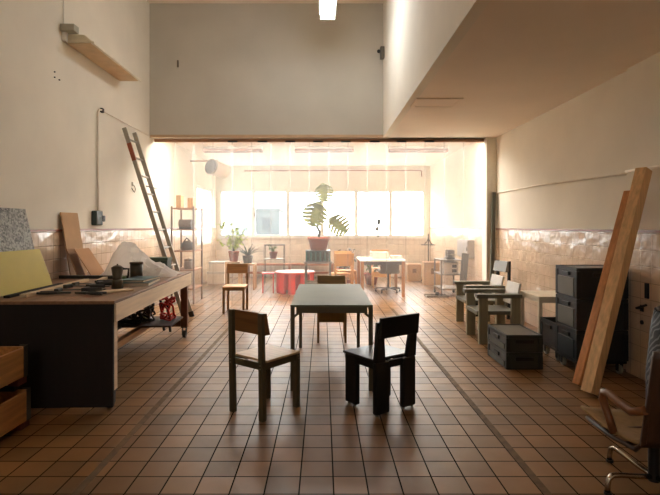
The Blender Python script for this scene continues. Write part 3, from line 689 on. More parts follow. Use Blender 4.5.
# ================================================================== RIGHT SIDE: ARMCHAIRS, TABLE, CRATES, PLANKS
M_greyw = wood('grey_stain', (110, 108, 92), 0.5, 'x', 0.12)
M_greyl = wood('grey_stain_leg', (146, 138, 112), 0.5, 'z', 0.12)
M_backw = mat('backboard_white', (206, 196, 182), 0.45)
def armchair(label, loc, rz, w=0.55):
    """local +y is where the sitter looks"""
    c = thing('slab_armchair', label, 'armchair', loc, rz, 'grey armchairs along the right wall')
    h = w/2
    for sx in (-1, 1):
        G().bx(sx*h-0.055, sx*h+0.055, -0.25, 0.29, 0.555, 0.60).build('armrest', M_greyw, c, bevel=0.003)
        for y in (-0.19, 0.20):
            G().bx(sx*h-0.022, sx*h+0.022, y-0.055, y+0.055, 0, 0.555).build('leg', M_greyl, c, bevel=0.003)
    G().bx(-h+0.022, h-0.022, -0.22, 0.27, 0.345, 0.39).build('seat', M_greyw, c, bevel=0.003)
    G().hexa([(-h+0.056, -0.225, 0.45), (h-0.056, -0.225, 0.45), (h-0.056, -0.20, 0.45), (-h+0.056, -0.20, 0.45),
              (-h+0.056, -0.285, 0.715), (h-0.056, -0.285, 0.715), (h-0.056, -0.26, 0.715), (-h+0.056, -0.26, 0.715)]).build('backrest', M_backw, c, bevel=0.003)
    for sx in (-1, 1):
        G().beam((sx*0.15, -0.215, 0.39), (sx*0.15, -0.235, 0.45), 0.05, 0.025).build('back_support', M_greyw, c)
    G().bx(-h+0.022, h-0.022, -0.245, -0.205, 0.30, 0.345).build('back_rail', M_greyw, c)
    return c
armchair('grey slab armchair with pale backrest beside the low black crates', (2.13, 6.28, 0), R(90), 0.51)
armchair('grey slab armchair with pale backrest further back by the opening', (2.24, 7.17, 0), R(90), 0.56)
slim_chair('black chair with grey sheen painted on its backrest standing behind the armchairs at the right wall', (2.62, 7.75, 0), R(102), legm=M_blk, boardm=mat('grey_board', (126, 122, 114), 0.35), seatm=M_blkseat, zt=0.88, zs=0.45)  # backrest is black wood; its grey sheen is put into the colour
st = thing('side_table', 'small pale beige table against the tiled right wall', 'table', (2.70, 5.93, 0))
M_bei = mat('beige_paint', (228, 216, 192), 0.45)
G().bx(-0.26, 0.26, -0.28, 0.28, 0.595, 0.62).build('tabletop', M_bei, st, bevel=0.003)
for sx in (-1, 1):
    for sy in (-1, 1): G().bx(sx*0.235-0.02, sx*0.235+0.02, sy*0.255-0.02, sy*0.255+0.02, 0, 0.55).build('leg', M_bei, st, bevel=0.002)
G().bx(-0.255, 0.255, -0.275, -0.235, 0.55, 0.595).bx(-0.255, 0.255, 0.235, 0.275, 0.55, 0.595).bx(-0.255, -0.215, -0.235, 0.235, 0.55, 0.595).bx(0.215, 0.255, -0.235, 0.235, 0.55, 0.595).build('apron', M_bei, st, bevel=0.002)

def crate(label, loc, lx, ly, h, body, group, lid=False, plate=None, cat='crate'):
    """plastic stacking crate, origin at the middle of its base"""
    c = thing('plastic_crate', label, cat, loc, 0, group)
    a, b, t = lx/2, ly/2, 0.012
    g = G().bx(-a+0.008, a-0.008, -b+0.008, b-0.008, 0, 0.012)
    for s in (-1, 1):
        g.bx(s*(a-0.014)-t/2, s*(a-0.014)+t/2, -b+0.008, b-0.008, 0.012, h-0.001)
        g.bx(-a+0.02, a-0.02, s*(b-0.014)-t/2, s*(b-0.014)+t/2, 0.012, h-0.001)
    g.build('body', body, c, bevel=0.003)
    g = G()
    for s in (-1, 1):
        g.bx(s*(a-0.009)-0.010, s*(a-0.009)+0.010, -b, b, h-0.035, h-0.001)
        g.bx(-a+0.02, a-0.02, s*(b-0.009)-0.010, s*(b-0.009)+0.010, h-0.035, h-0.001)
        for q in (-1, 1):
            g.bx(s*(a-0.02)-0.022, s*(a-0.02)+0.022, q*(b-0.02)-0.022, q*(b-0.02)+0.022, 0.004, h-0.035)
    g.build('rim', mat(body.name+'_rim', tuple(int(v*0.85) for v in BODYC[body.name]), 0.5), c, bevel=0.003)
    for s in (-1, 1):
        G().bx(s*(a+0.001)-0.008, s*(a+0.001)+0.008, -0.07, 0.07, h-0.085, h-0.048).build('handle', M_black, c, bevel=0.004)
        G().bx(-0.09, 0.09, s*(b+0.001)-0.008, s*(b+0.001)+0.008, h-0.085, h-0.048).build('handle', M_black, c, bevel=0.004)
    if plate:
        G().bx(-a-0.006, -a+0.008, -b+0.055, b-0.055, 0.02, h-0.10).build('side_plate', plate, c, bevel=0.002)
    if lid:
        G().bx(-a+0.02, a-0.02, -b+0.02, b-0.02, h-0.03, h-0.008).build('lid', lid, c, bevel=0.002)
    return c
BODYC = {'crate_slate': (34, 38, 39), 'crate_green_grey': (50, 53, 46)}
M_slate = mat('crate_slate', BODYC['crate_slate'], 0.42); M_gg = mat('crate_green_grey', BODYC['crate_green_grey'], 0.42)
M_lid = mat('crate_lid', (72, 66, 52), 0.4); M_plate = mat('plate_grey', (104, 101, 90), 0.5); M_plate2 = mat('plate_dark', (40, 46, 48), 0.5)
GC = 'low crates in front of the armchairs'
crate('lower of two low dark crates on the floor in front of armchairs', (1.99, 5.215, 0), 0.36, 0.56, 0.172, M_gg, GC, plate=mat('lit_side_plate', (72, 74, 64), 0.5))  # lighter plate on the left paints in the lit side of both crates
crate('upper lidded one of two low dark crates in front of armchairs', (1.99, 5.215, 0.172), 0.36, 0.56, 0.172, M_gg, GC, lid=M_lid, plate=mat('lit_side_plate', (72, 74, 64), 0.5))
def dolly(label, x, y, lx, ly):
    d_ = thing('dolly', label, 'dolly', (x, y, 0))
    G().bx(-lx/2, lx/2, -ly/2, ly/2, 0.105, 0.13).build('deck', M_black, d_, bevel=0.004)
    for sx in (-1, 1):
        for sy in (-1, 1):
            px_, py_ = sx*(lx/2-0.045), sy*(ly/2-0.05)
            w = G().cyl((px_-0.014, py_, 0.042), (px_+0.014, py_, 0.042), 0.042, seg=20).build('wheel', mat('wheel_pale', (150, 146, 132), 0.5), d_)
            G().bx(px_-0.025, px_-0.018, py_-0.02, py_+0.02, 0.03, 0.105).bx(px_+0.018, px_+0.025, py_-0.02, py_+0.02, 0.03, 0.105).build('fork', M_black, w)
dolly('black wheeled dolly under the tall crate stack', 2.655, 4.965, 0.48, 0.41)
GS = 'tall crate stack at the right wall'
M_blacklid = mat('crate_lid_black', (30, 34, 34), 0.4)
for k, (lab, pl) in enumerate((('bottom crate of the tall stack on the dolly', M_plate2), ('middle crate of the tall stack with grey side plate', M_plate), ('top crate of the tall stack by the leaning planks', M_plate))):
    crate('dark slate plastic '+lab, (2.655, 4.965, 0.13+0.297*k), 0.49, 0.43, 0.297, M_slate, GS, plate=pl, lid=M_blacklid if k == 2 else False)
dolly('black wheeled dolly under the open crate behind tall stack', 2.62, 5.42, 0.36, 0.38)
crate('open dark crate on a dolly between tall stack and beige table', (2.62, 5.42, 0.13), 0.36, 0.40, 0.27, M_slate, GS)

# leaning planks
W_pl1 = wood('plank_orange', (196, 136, 84), 0.5, 'z', 0.18); W_pl2 = wood('plank_pale', (226, 184, 132), 0.5, 'z', 0.18)
def plank(label, p0, p1, w, t, m):
    p0, p1 = Vector(p0), Vector(p1)
    tag(G().beam(Vector((0, 0, 0)), p1-p0, w, t, (0.43, -0.90, 0)).build('timber_plank', m, loc=p0, bevel=0.003), label, 'plank', 'planks leaning on the right wall')
plank('shorter reddish timber plank leaning on the right wall, left of the pale one', (2.235, 4.38, 0.03), (2.90, 4.73, 1.74), 0.07, 0.075, W_pl1)
plank('longest pale timber plank leaning on the right wall beside the crate stack', (2.22, 4.17, 0.03), (2.895, 4.51, 1.93), 0.10, 0.095, W_pl2)
plank('short brown timber offcut leaning behind the longest plank', (2.36, 4.44, 0.02), (2.912, 4.61, 1.62), 0.05, 0.04, W_pl1)
# dark pole in the corner by the jamb
tag(G().beam((0, 0, 0), (0.08, 0.10, 2.00), 0.06, 0.05).build('dark_pole', mat('pole_dark', (84, 82, 68), 0.5), loc=(2.86, 8.50, 0.0), bevel=0.004), 'long dark pole leaning upright on the jamb right of the curtain', 'pole')

# ================================================================== SWIVEL CHAIR, LOWER RIGHT
sc = thing('swivel_chair', 'canvas and leather swivel chair with bent wooden arms at the lower right edge', 'chair', (1.80, 2.72, 0), R(4))
M_canvas = mat('canvas', (150, 120, 80), 0.85, var=0.12, scale=30); M_leath = mat('leather_brown', (66, 42, 27), 0.5, var=0.15); W_arm = wood('bent_beech', (128, 78, 42), 0.35, 'y')
for k in range(4):
    a = R(100+90*k); c_, s_ = math.cos(a), math.sin(a)
    pr = [(0.02, 0.06), (0.10, 0.07), (0.22, 0.092), (0.27, 0.096), (0.295, 0.08), (0.302, 0.045), (0.303, 0.012)]
    f_ = G().tube([(r*c_, r*s_, z) for r, z in pr], 0.014, 10).build('foot_tube', M_chrome, sc)
    G().cyl((0.30*c_, 0.30*s_, 0), (0.30*c_, 0.30*s_, 0.014), 0.02, seg=12).build('glide', M_black, f_)
G().cyl((0, 0, 0.035), (0, 0, 0.27), 0.028).cyl((0, 0, 0.27), (0, 0, 0.285), 0.09).build('column', M_black, sc)
fr = G()
fr.tube([(-0.24, 0.22, 0.30), (-0.245, 0.0, 0.285), (-0.25, -0.20, 0.30), (-0.25, -0.26, 0.36), (-0.25, -0.33, 0.80)], 0.012)
fr.tube([(0.24, 0.22, 0.30), (0.245, 0.0, 0.285), (0.25, -0.20, 0.30), (0.25, -0.26, 0.36), (0.25, -0.33, 0.80)], 0.012)
fr.cyl((-0.24, 0.06, 0.296), (0.24, 0.06, 0.296), 0.011).cyl((-0.245, -0.12, 0.296), (0.245, -0.12, 0.296), 0.011).cyl((-0.25, -0.33, 0.80), (0.25, -0.33, 0.80), 0.012)
fr.build('frame', M_leath, sc)
rows = []
for i in range(13):
    v = i/12; y = 0.26-0.46*v
    rows.append([Vector((-0.255+0.51*u/10, y, 0.322-0.015*v+0.03*(abs(u/5-1)**2)-0.022*math.sin(PI*v))) for u in range(11)])
G().quadstrip(rows).build('seat', M_canvas, sc, solid=0.014)
rows = []
for i in range(13):
    v = i/12; z = 0.34+0.485*v; y = -0.25-0.09*v
    rows.append([Vector((-0.262+0.524*u/10, y-0.03*(1-(u/5-1)**2), z)) for u in range(11)])
G().quadstrip(rows).build('backrest', M_leath, sc, solid=0.02)
for sx in (-1, 1):
    G().tube([(sx*0.265, -0.29, 0.53), (sx*0.272, -0.20, 0.49), (sx*0.272, -0.10, 0.505), (sx*0.27, -0.02, 0.525), (sx*0.268, 0.025, 0.515), (sx*0.268, 0.035, 0.475), (sx*0.262, -0.01, 0.39), (sx*0.254, -0.04, 0.315)], 0.021, 10).build('armrest', W_arm, sc)

# striped bag behind it
def stripes():
    m = bpy.data.materials.new('striped_cloth'); m.use_nodes = True
    N = m.node_tree.nodes; L = m.node_tree.links; b = N['Principled BSDF']; b.inputs['Roughness'].default_value = 0.6
    tc = N.new('ShaderNodeTexCoord'); w = N.new('ShaderNodeTexWave'); w.inputs['Scale'].default_value = 11; w.inputs['Distortion'].default_value = 6; w.inputs['Detail'].default_value = 1
    w.bands_direction = 'DIAGONAL'
    L.new(tc.outputs['Object'], w.inputs['Vector']); rp = N.new('ShaderNodeValToRGB')
    rp.color_ramp.elements[0].position = 0.66; rp.color_ramp.elements[0].color = rgba((16, 16, 18)); rp.color_ramp.elements[1].position = 0.80; rp.color_ramp.elements[1].color = rgba((96, 98, 98))
    L.new(w.outputs['Fac'], rp.inputs['Fac']); L.new(rp.outputs['Color'], b.inputs['Base Color'])
    return m
bg = thing('tote_bag', 'tall black bag with white streaks standing by the right wall', 'bag', (2.50, 3.42, 0))
prof = []
for z, kx, ky in ((0, 0.20, 0.16), (0.1, 0.225, 0.19), (0.4, 0.235, 0.18), (0.7, 0.215, 0.14), (0.84, 0.20, 0.11)):
    prof.append([Vector((kx*math.copysign(abs(math.cos(t))**0.6, math.cos(t)), ky*math.copysign(abs(math.sin(t))**0.6, math.sin(t)), z+0.012*math.sin(3*t+z*9)*(z > 0.05))) for t in [2*PI*i/28 for i in range(29)]])
G().quadstrip(prof).build('body', stripes(), bg, solid=0.008)
G().bx(-0.19, 0.19, -0.15, 0.15, 0.0, 0.02).build('base', M_black, bg)
G().tube([(0.19*math.cos(2*PI*i/28), 0.11*math.sin(2*PI*i/28), 0.85) for i in range(28)], 0.016, closed=True).build('rim', M_leath, bg)
G().tube([(-0.1, -0.1, 0.84), (-0.1, -0.10, 0.92), (0, -0.08, 0.97), (0.1, -0.10, 0.92), (0.1, -0.1, 0.84)], 0.012).build('strap', M_leath, bg)

# ================================================================== BACK ROOM
# metal shelving unit and its load
sh = thing('shelving_unit', 'slim open metal shelving unit behind the curtain at the left', 'shelf', (0, 0, 0))
M_shelf = mat('shelf_metal', (128, 104, 88), 0.5, metal=0.3)
sx0, sx1, sy0, sy1 = -2.76, -2.36, 9.12, 9.74
for x in (sx0, sx1):
    for y in (sy0, sy1): G().bx(x-0.015, x+0.015, y-0.015, y+0.015, 0, 1.78).build('post', M_shelf, sh)
W_shelf = wood('shelf_board', (170, 124, 92), 0.6, 'y')
SHZ = (0.28, 0.62, 0.97, 1.36, 1.755)
for z in SHZ: G().bx(sx0-0.012, sx1+0.012, sy0-0.012, sy1+0.012, z-0.022, z).build('shelf_board', W_shelf, sh)
bi = G().bx(-0.045, 0.045, -0.1, 0.1, 0, 0.23).build('wood_block', wood('block_tan', (204, 164, 110), 0.6, 'z'), loc=(-2.66, 9.3, 1.755), bevel=0.004); tag(bi, 'tall tan wood block on the shelving top, left one', 'block')
bi = G().bx(-0.05, 0.05, -0.1, 0.1, 0, 0.19).build('wood_block', wood('block_tan', (204, 164, 110), 0.6, 'z'), loc=(-2.47, 9.4, 1.755), bevel=0.004); tag(bi, 'shorter tan wood block on the shelving top, right one', 'block')
bi = thing('machine_motor', 'rounded dark motor on the upper shelf', 'motor', (-2.55, 9.35, 1.36))
G().cyl((-0.13, 0, 0.10), (0.10, 0, 0.10), 0.085).build('body', mat('motor_dark', (96, 86, 78), 0.5), bi); G().bx(-0.12, 0.1, -0.07, 0.07, 0, 0.04).build('base', M_black, bi); G().cyl((0.10, 0, 0.10), (0.15, 0, 0.10), 0.02).build('shaft', M_alu, bi)
bi = thing('power_tool', 'black round power tool on the middle shelf', 'tool', (-2.53, 9.35, 0.97))
G().lathe([(0.12, 0), (0.13, 0.06), (0.11, 0.13), (0.05, 0.17), (0.001, 0.175)]).build('body', mat('tool_dark', (62, 58, 54), 0.5), bi); G().tube([(-0.10, 0, 0.11), (-0.02, 0, 0.23), (0.10, 0, 0.11)], 0.014).build('handle', M_black, bi)
bi = thing('lidded_jar', 'round grey lidded jar on the lower shelf', 'jar', (-2.50, 9.3, 0.62))
G().lathe([(0.07, 0), (0.08, 0.02), (0.08, 0.14), (0.07, 0.16)]).build('body', mat('jar_grey', (140, 126, 112), 0.4), bi); G().lathe([(0.08, 0.16), (0.08, 0.18), (0.02, 0.19), (0.001, 0.21)]).build('lid', mat('jar_lid', (110, 96, 84), 0.4), bi)

# round fan on the left
fn = thing('wall_fan', 'round white fan heater with dark front high on the left wall of back room', 'fan', (-2.48, 11.2, 2.74))
dv = Vector((0.50, 0.82, -0.16)).normalized()
M_fw = mat('fan_white', (226, 214, 200), 0.5)
G().cyl(-dv*0.02, dv*0.40, 0.175, 0.165, seg=28).build('housing', M_fw, fn)
G().cyl(-dv*0.05, -dv*0.02, 0.18, 0.18, seg=28).build('front_ring', mat('fan_ring', (130, 116, 104), 0.5), fn)
G().cyl(-dv*0.06, -dv*0.045, 0.155, 0.16, seg=28).build('grille', mat('fan_grille', (8, 8, 8), 0.8), fn)
G().beam((-0.52, 0.1, 0.15), (0.1, 0.12, 0.15), 0.04, 0.04, (0, 1, 0)).build('bracket', mat('bracket_tan', (176, 150, 128), 0.5), fn)
tag(G().tube([(-2.2, YB-0.03, 2.96), (0, YB-0.03, 2.97), (2.70, YB-0.03, 2.98), (2.76, YB-0.03, 2.96), (2.76, YB-0.03, 2.80)], 0.014).build('wall_pipe', M_capline), 'thin brown pipe running along the back wall above the windows', 'pipe')

# monstera on a crate on a stool
stl = thing('stool', 'square grey stool carrying the glass crate and monstera', 'stool', (-0.095, 9.75, 0))
M_st = mat('stool_grey', (120, 112, 104), 0.5)
G().bx(-0.27, 0.27, -0.2, 0.2, 0.70, 0.73).build('top', M_st, stl, bevel=0.003)
for sx in (-1, 1):
    for sy in (-1, 1): G().bx(sx*0.235-0.02, sx*0.235+0.02, sy*0.17-0.02, sy*0.17+0.02, 0, 0.70).build('leg', M_st, stl)
G().bx(-0.215, 0.215, -0.18, -0.16, 0.30, 0.34).bx(-0.215, 0.215, 0.16, 0.18, 0.30, 0.34).build('stretcher', M_st, stl)
M_teal = mat('teal_plastic', (10, 50, 44), 0.2, var=0.3, scale=20)
tc_ = thing('bottle_crate', 'dark teal crate under the monstera pot', 'crate', (-0.095, 9.75, 0.73))
G().bx(-0.24, 0.24, -0.17, 0.17, 0, 0.02).bx(-0.24, 0.24, -0.17, 0.17, 0.19, 0.22).build('frame', mat('teal_frame', (20, 48, 42), 0.4), tc_, bevel=0.003)
G().bx(-0.225, 0.225, -0.155, 0.155, 0.02, 0.19).build('core', M_teal, tc_)
for k in range(6): G().bx(-0.238+k*0.0902, -0.213+k*0.0902, -0.168, -0.155, 0.02, 0.19).build('slat', mat('teal_slat', (8, 92, 78), 0.3), tc_)
mo = thing('potted_monstera', 'big monstera in a terracotta pot standing high in front of the windows', 'plant', (-0.085, 9.75, 0.95))
M_terra = mat('terracotta', (170, 84, 52), 0.7); M_leaf = leafmat('monstera_green', (132, 138, 78)); M_stem = mat('plant_stem', (92, 78, 46), 0.6)
G().lathe([(0.15, 0), (0.195, 0.20), (0.215, 0.20), (0.22, 0.255), (0.195, 0.255), (0.19, 0.22), (0.001, 0.22)]).build('pot', M_terra, mo)
G().lathe([(0.187, 0.22), (0.1, 0.235), (0.001, 0.235)]).build('soil', mat('soil', (58, 42, 30), 0.9), mo)
G().tube([(0.0, 0, 0.23), (0.02, 0.01, 0.36), (-0.03, 0, 0.45), (0.01, 0.01, 0.56), (0.03, 0, 0.66)], 0.026, 8).build('trunk', M_stem, mo)
def monstera_leaf(c, size, roll, pitch, yaw):
    """heart-shaped blade with deep side slits, hanging from its base at c"""
    Mx = Matrix.Translation(Vector(c)) @ Matrix.Rotation(yaw, 4, 'Z') @ Matrix.Rotation(pitch, 4, 'X') @ Matrix.Rotation(roll, 4, 'Y')
    g = G(); n, per, nu = 7, 8, 8
    def wid(t): return size*0.50*(max(0.0, 1-abs(2*t**0.80-1)**2.3))**0.75
    for s in (-1, 1):
        grid = []
        for i in range(n*per+1):
            t = i/(n*per); row = []
            for k in range(nu+1):
                u = k/nu; x = wid(t)*u
                row.append(g.bm.verts.new(Mx @ Vector((s*x, -0.10*size*u*u, -0.92*size*t+0.10*size*math.sin(PI*min(1, u*1.2))*(1-t)-0.22*x*t))))
            grid.append(row)
        for i in range(n*per):
            ph = (i % per)
            for k in range(nu):
                gap = ph == per-1 or (ph == per-2 and k >= nu-2)
                if k >= 3 and gap and per <= i < n*per-per//2: continue
                f = g.bm.faces.new((grid[i][k], grid[i][k+1], grid[i+1][k+1], grid[i+1][k])); f.smooth = True
    bmesh.ops.remove_doubles(g.bm, verts=g.bm.verts[:], dist=0.0008)
    return g.build('leaf', M_leaf, mo, solid=0.004)
sc_ = 9.75/F
def P(px, py, dy=0): 
    v = at(px, py, 9.75+dy); return v-Vector((-0.085, 9.75, 0.95))
L1, L2, L3 = P(323, 185), P(319, 204, -0.05), P(331, 219, -0.08)
monstera_leaf(L1, 0.37, R(-6), R(-8), R(8))
monstera_leaf(L2, 0.50, R(16), R(-8), R(-14))
monstera_leaf(L3, 0.44, R(-50), R(-10), R(10))
for e, k in ((L1, Vector((0.02, 0.05, 0.9))), (L2, Vector((-0.02, 0.04, 0.75))), (L3, Vector((0.12, 0, 0.62)))):
    G().tube([Vector((0.02, 0, 0.6)), k.lerp(Vector((0.02, 0, 0.6)), 0.4), k.lerp(e, 0.5), e], 0.013, 8).build('leaf_stalk', mat('stalk_green', (120, 132, 74), 0.5), mo)

# round red table
rt = thing('red_table', 'low round red table with slatted drum base and pale top', 'table', (-0.60, 10.75, 0))
M_red = mat('red_paint', (236, 48, 42), 0.35)
for k in range(10):
    a = 2*PI*k/10+0.2; ca, sa = math.cos(a), math.sin(a)
    Mr = Matrix.Rotation(a, 4, 'Z')
    G().bx(0.34, 0.40, -0.075, 0.075, 0.0, 0.415, M=Mr).build('slat_leg', M_red, rt, bevel=0.004)
G().cyl((0, 0, 0.415), (0, 0, 0.44), 0.43, seg=40).build('rim_board', M_red, rt)
G().cyl((0, 0, 0.44), (0, 0, 0.452), 0.415, seg=40).build('top', mat('table_pink', (238, 208, 204), 0.3), rt)
rs = thing('red_stool', 'small red stool tucked against the left of the round red table', 'stool', (-1.17, 10.68, 0), R(4))
G().bx(-0.13, 0.13, -0.13, 0.13, 0.40, 0.425).build('seat', M_red, rs, bevel=0.003)
G().bx(-0.12, -0.10, -0.12, 0.12, 0, 0.40).build('leg_panel', M_red, rs); G().bx(0.10, 0.12, -0.12, 0.12, 0, 0.40).build('leg_panel', M_red, rs)

# plywood chairs
W_ply = wood('plywood_orange', (226, 164, 92), 0.5, 'z', 0.1)
def plychair(label, loc, rz, s=1.0):
    c = thing('plywood_chair', label, 'chair', loc, rz, 'plywood chairs in the back room')
    for sx in (-1, 1): G().prism([(-0.2, 0), (-0.14, 0), (-0.10, 0.36), (0.12, 0.36), (0.14, 0), (0.20, 0), (0.17, 0.44), (-0.13, 0.46), (-0.19, 0.86), (-0.245, 0.86)], Matrix(((0, 0, 1, sx*0.19-0.011), (1, 0, 0, 0), (0, 1, 0, 0), (0, 0, 0, 1))), 0.022).build('side_panel', W_ply, c)
    G().bx(-0.179, 0.179, -0.13, 0.19, 0.43, 0.45).build('seat', W_ply, c, bevel=0.003)
    G().hexa([(-0.179, -0.19, 0.60), (0.179, -0.19, 0.60), (0.179, -0.17, 0.60), (-0.179, -0.17, 0.60), (-0.179, -0.23, 0.86), (0.179, -0.23, 0.86), (0.179, -0.21, 0.86), (-0.179, -0.21, 0.86)]).build('backrest', W_ply, c, bevel=0.003)
    G().bx(-0.179, 0.179, 0.10, 0.12, 0.24, 0.36).build('front_rail', W_ply, c)
    return c
plychair('orange plywood chair with cut out back right of the monstera stool', (0.36, 10.35, 0), R(20))
plychair('orange plywood chair beside the left end of the white desk', (0.50, 11.05, 0), R(-165))
plychair('orange plywood chair standing behind the white desk', (1.35, 11.65, 0), R(180))

# desk
dk = thing('desk', 'white topped desk with wooden legs in the back room', 'desk', (0, 0, 0))
W_dl = wood('desk_leg', (184, 124, 78), 0.5, 'z')
dx0, dx1, dy0, dy1 = 0.74, 1.66, 10.0, 11.1
G().bx(dx0, dx1, dy0, dy1, 0.705, 0.735).build('desktop', mat('desk_white', (238, 232, 222), 0.4), dk, bevel=0.003)
G().bx(dx0+0.03, dx1-0.03, dy0+0.03, dy0+0.05, 0.64, 0.705).build('apron', mat('desk_grey', (120, 110, 100), 0.5), dk)
for x in (dx0+0.05, dx1-0.05):
    for y in (dy0+0.04, dy1-0.05): G().bx(x-0.03, x+0.03, y-0.03, y+0.03, 0, 0.705).build('leg', W_dl, dk, bevel=0.003)
rnd = random.Random(11)
for k, (x, y, w_, l_, h_, lab) in enumerate(((1.20, 10.6, 0.36, 0.30, 0.14, 'tall white paper stack in the middle of the desk'), (1.52, 10.45, 0.22, 0.30, 0.07, 'lower white paper stack at the right of the desk'), (0.92, 10.5, 0.22, 0.30, 0.025, 'thin flat paper sheaf at the left of the desk'))):
    g = G(); nn = max(2, int(h_/0.02))
    for i in range(nn):
        a, b2 = rnd.uniform(-.012, .012), rnd.uniform(-.012, .012)
        g.bx(-w_/2+a, w_/2+a, -l_/2+b2, l_/2+b2, h_*i/nn, h_*(i+1)/nn)
    tag(g.build('paper_stack', mat('paper', (244, 240, 232), 0.7), loc=(x, y, 0.735)), lab, 'papers', 'paper stacks on the desk')
# office chair
oc = thing('office_chair', 'grey office swivel chair with star base tucked under the white desk', 'chair', (1.40, 10.75, 0))
M_oc = mat('office_grey', (128, 118, 104), 0.7); M_ocb = mat('office_black', (52, 52, 54), 0.4)
for k in range(5):
    a = 2*PI*k/5+0.3; e = Vector((0.27*math.cos(a), 0.27*math.sin(a), 0.075))
    lg = G().beam((0, 0, 0.10), e, 0.035, 0.025, (-math.sin(a), math.cos(a), 0)).build('star_leg', M_ocb, oc)
    G().cyl((e.x-0.012, e.y, 0.026), (e.x+0.012, e.y, 0.026), 0.026, seg=14).cyl((e.x, e.y, 0.03), (e.x, e.y, 0.07), 0.008, seg=8).build('caster', M_ocb, lg)
G().cyl((0, 0, 0.085), (0, 0, 0.43), 0.024).build('column', M_ocb, oc)
G().bx(-0.22, 0.22, -0.22, 0.20, 0.43, 0.49).build('seat', M_oc, oc, bevel=0.02)
G().bx(-0.20, 0.20, -0.30, -0.25, 0.42, 0.69).build('backrest', M_oc, oc, bevel=0.02)
G().bx(-0.03, 0.03, -0.255, -0.20, 0.405, 0.43).bx(-0.03, 0.03, -0.255, -0.24, 0.43, 0.60).build('back_bar', M_ocb, oc)

# plants
def leafy(name, label, loc, pot, col, n, spread, h0, h1, size, seed, stems=7, group=None):
    t = thing(name, label, 'plant', loc, 0, group)
    pr, ph, pm = pot
    G().lathe([(pr*0.72, 0), (pr, ph*0.85), (pr*1.08, ph*0.85), (pr*1.08, ph), (pr*0.92, ph), (pr*0.9, ph*0.9), (0.001, ph*0.9)]).build('pot', pm, t)
    rnd = random.Random(seed); gs = G(); gl = G()
    for k in range(stems):
        a = rnd.uniform(0, 6.28); r1 = spread*rnd.uniform(0.3, 1); hh = rnd.uniform(h0, h1)
        pts = [Vector((0.3*pr*math.cos(a)*u+r1*math.cos(a)*u**1.6, 0.3*pr*math.sin(a)*u+r1*math.sin(a)*u**1.6, ph*0.9+hh*u)) for u in (0, .25, .5, .75, 1)]
        gs.tube(pts, 0.007, 6, r_end=0.003)
        for j in range(n):
            u = rnd.uniform(0.25, 1)*3.999; i = int(u); p = pts[i].lerp(pts[min(4, i+1)], u-i)
            d_ = Vector((rnd.uniform(-1, 1), rnd.uniform(-1, 1), rnd.uniform(-.5, .7))).normalized(); sd = d_.cross(Vector((0, 0, 1))).normalized()
            sz = size*rnd.uniform(0.6, 1.2)
            gl.quadstrip([[p, p], [p+d_*sz*0.45-sd*sz*0.27, p+d_*sz*0.45+sd*sz*0.27], [p+d_*sz*0.8-sd*sz*0.17+Vector((0, 0, -.1*sz)), p+d_*sz*0.8+sd*sz*0.17+Vector((0, 0, -.1*sz))], [p+d_*sz-sd*0.002+Vector((0, 0, -.2*sz)), p+d_*sz+sd*0.002+Vector((0, 0, -.2*sz))]])
    gs.build('stems', MATS['plant_stem'], t); gl.build('foliage', col, t, solid=0.002)
    return t
def spiky(name, label, loc, pot, col, n, ln, seed):
    t = thing(name, label, 'plant', loc)
    pr, ph, pm = pot
    G().lathe([(pr*0.75, 0), (pr, ph), (pr*0.9, ph), (pr*0.88, ph*0.9), (0.001, ph*0.9)]).build('pot', pm, t)
    rnd = random.Random(seed); g = G()
    for k in range(n):
        a = 2*PI*k/n+rnd.uniform(-.2, .2); l_ = ln*rnd.uniform(0.7, 1.1); up = rnd.uniform(0.5, 1.15); rows = []
        sd = Vector((-math.sin(a), math.cos(a), 0))
        for i in range(6):
            u = i/5; p = Vector((math.cos(a)*l_*u*0.85, math.sin(a)*l_*u*0.85, ph*0.9+l_*(up*u-0.38*u*u))); w_ = 0.016*(1-u)**0.6+0.001
            rows.append([p-sd*w_, p+sd*w_])
        g.quadstrip(rows)
    g.build('leaf_blades', col, t, solid=0.002)
    return t
M_yg = leafmat('leaf_yellow_green', (190, 202, 108)); M_dg = leafmat('leaf_grey_green', (74, 84, 70)); M_mg = leafmat('leaf_mid_green', (88, 116, 64))
M_darkpot = mat('dark_pot', (70, 66, 60), 0.6)
W_pl = wood('plinth_wood', (206, 168, 128), 0.6, 'z')
def plinth(label, x, y, w_, h_, nm='plant_stand'):
    t = thing(nm, label, 'stand', (x, y, 0))
    G().bx(-w_/2, w_/2, -w_/2, w_/2, h_-0.03, h_).build('top', W_pl, t)
    for sx in (-1, 1):
        for sy in (-1, 1): G().bx(sx*(w_/2-0.02)-0.02, sx*(w_/2-0.02)+0.02, sy*(w_/2-0.02)-0.02, sy*(w_/2-0.02)+0.02, 0, h_-0.03).build('leg', W_pl, t)
plinth('square wooden stand under the yellow green plant', -2.07, 11.6, 0.34, 0.60)
leafy('potted_plant', 'airy yellow green potted plant on a stand at the back left', (-2.07, 11.6, 0.60), (0.12, 0.24, M_terra), M_yg, 18, 0.42, 0.25, 0.75, 0.13, 5, 11)
plinth('square wooden stand under the spiky plant', -1.70, 11.3, 0.36, 0.58)
spiky('spiky_plant', 'grey green spiky plant spreading its blades on a low stand', (-1.70, 11.3, 0.58), (0.12, 0.17, M_darkpot), M_dg, 30, 0.50, 8)
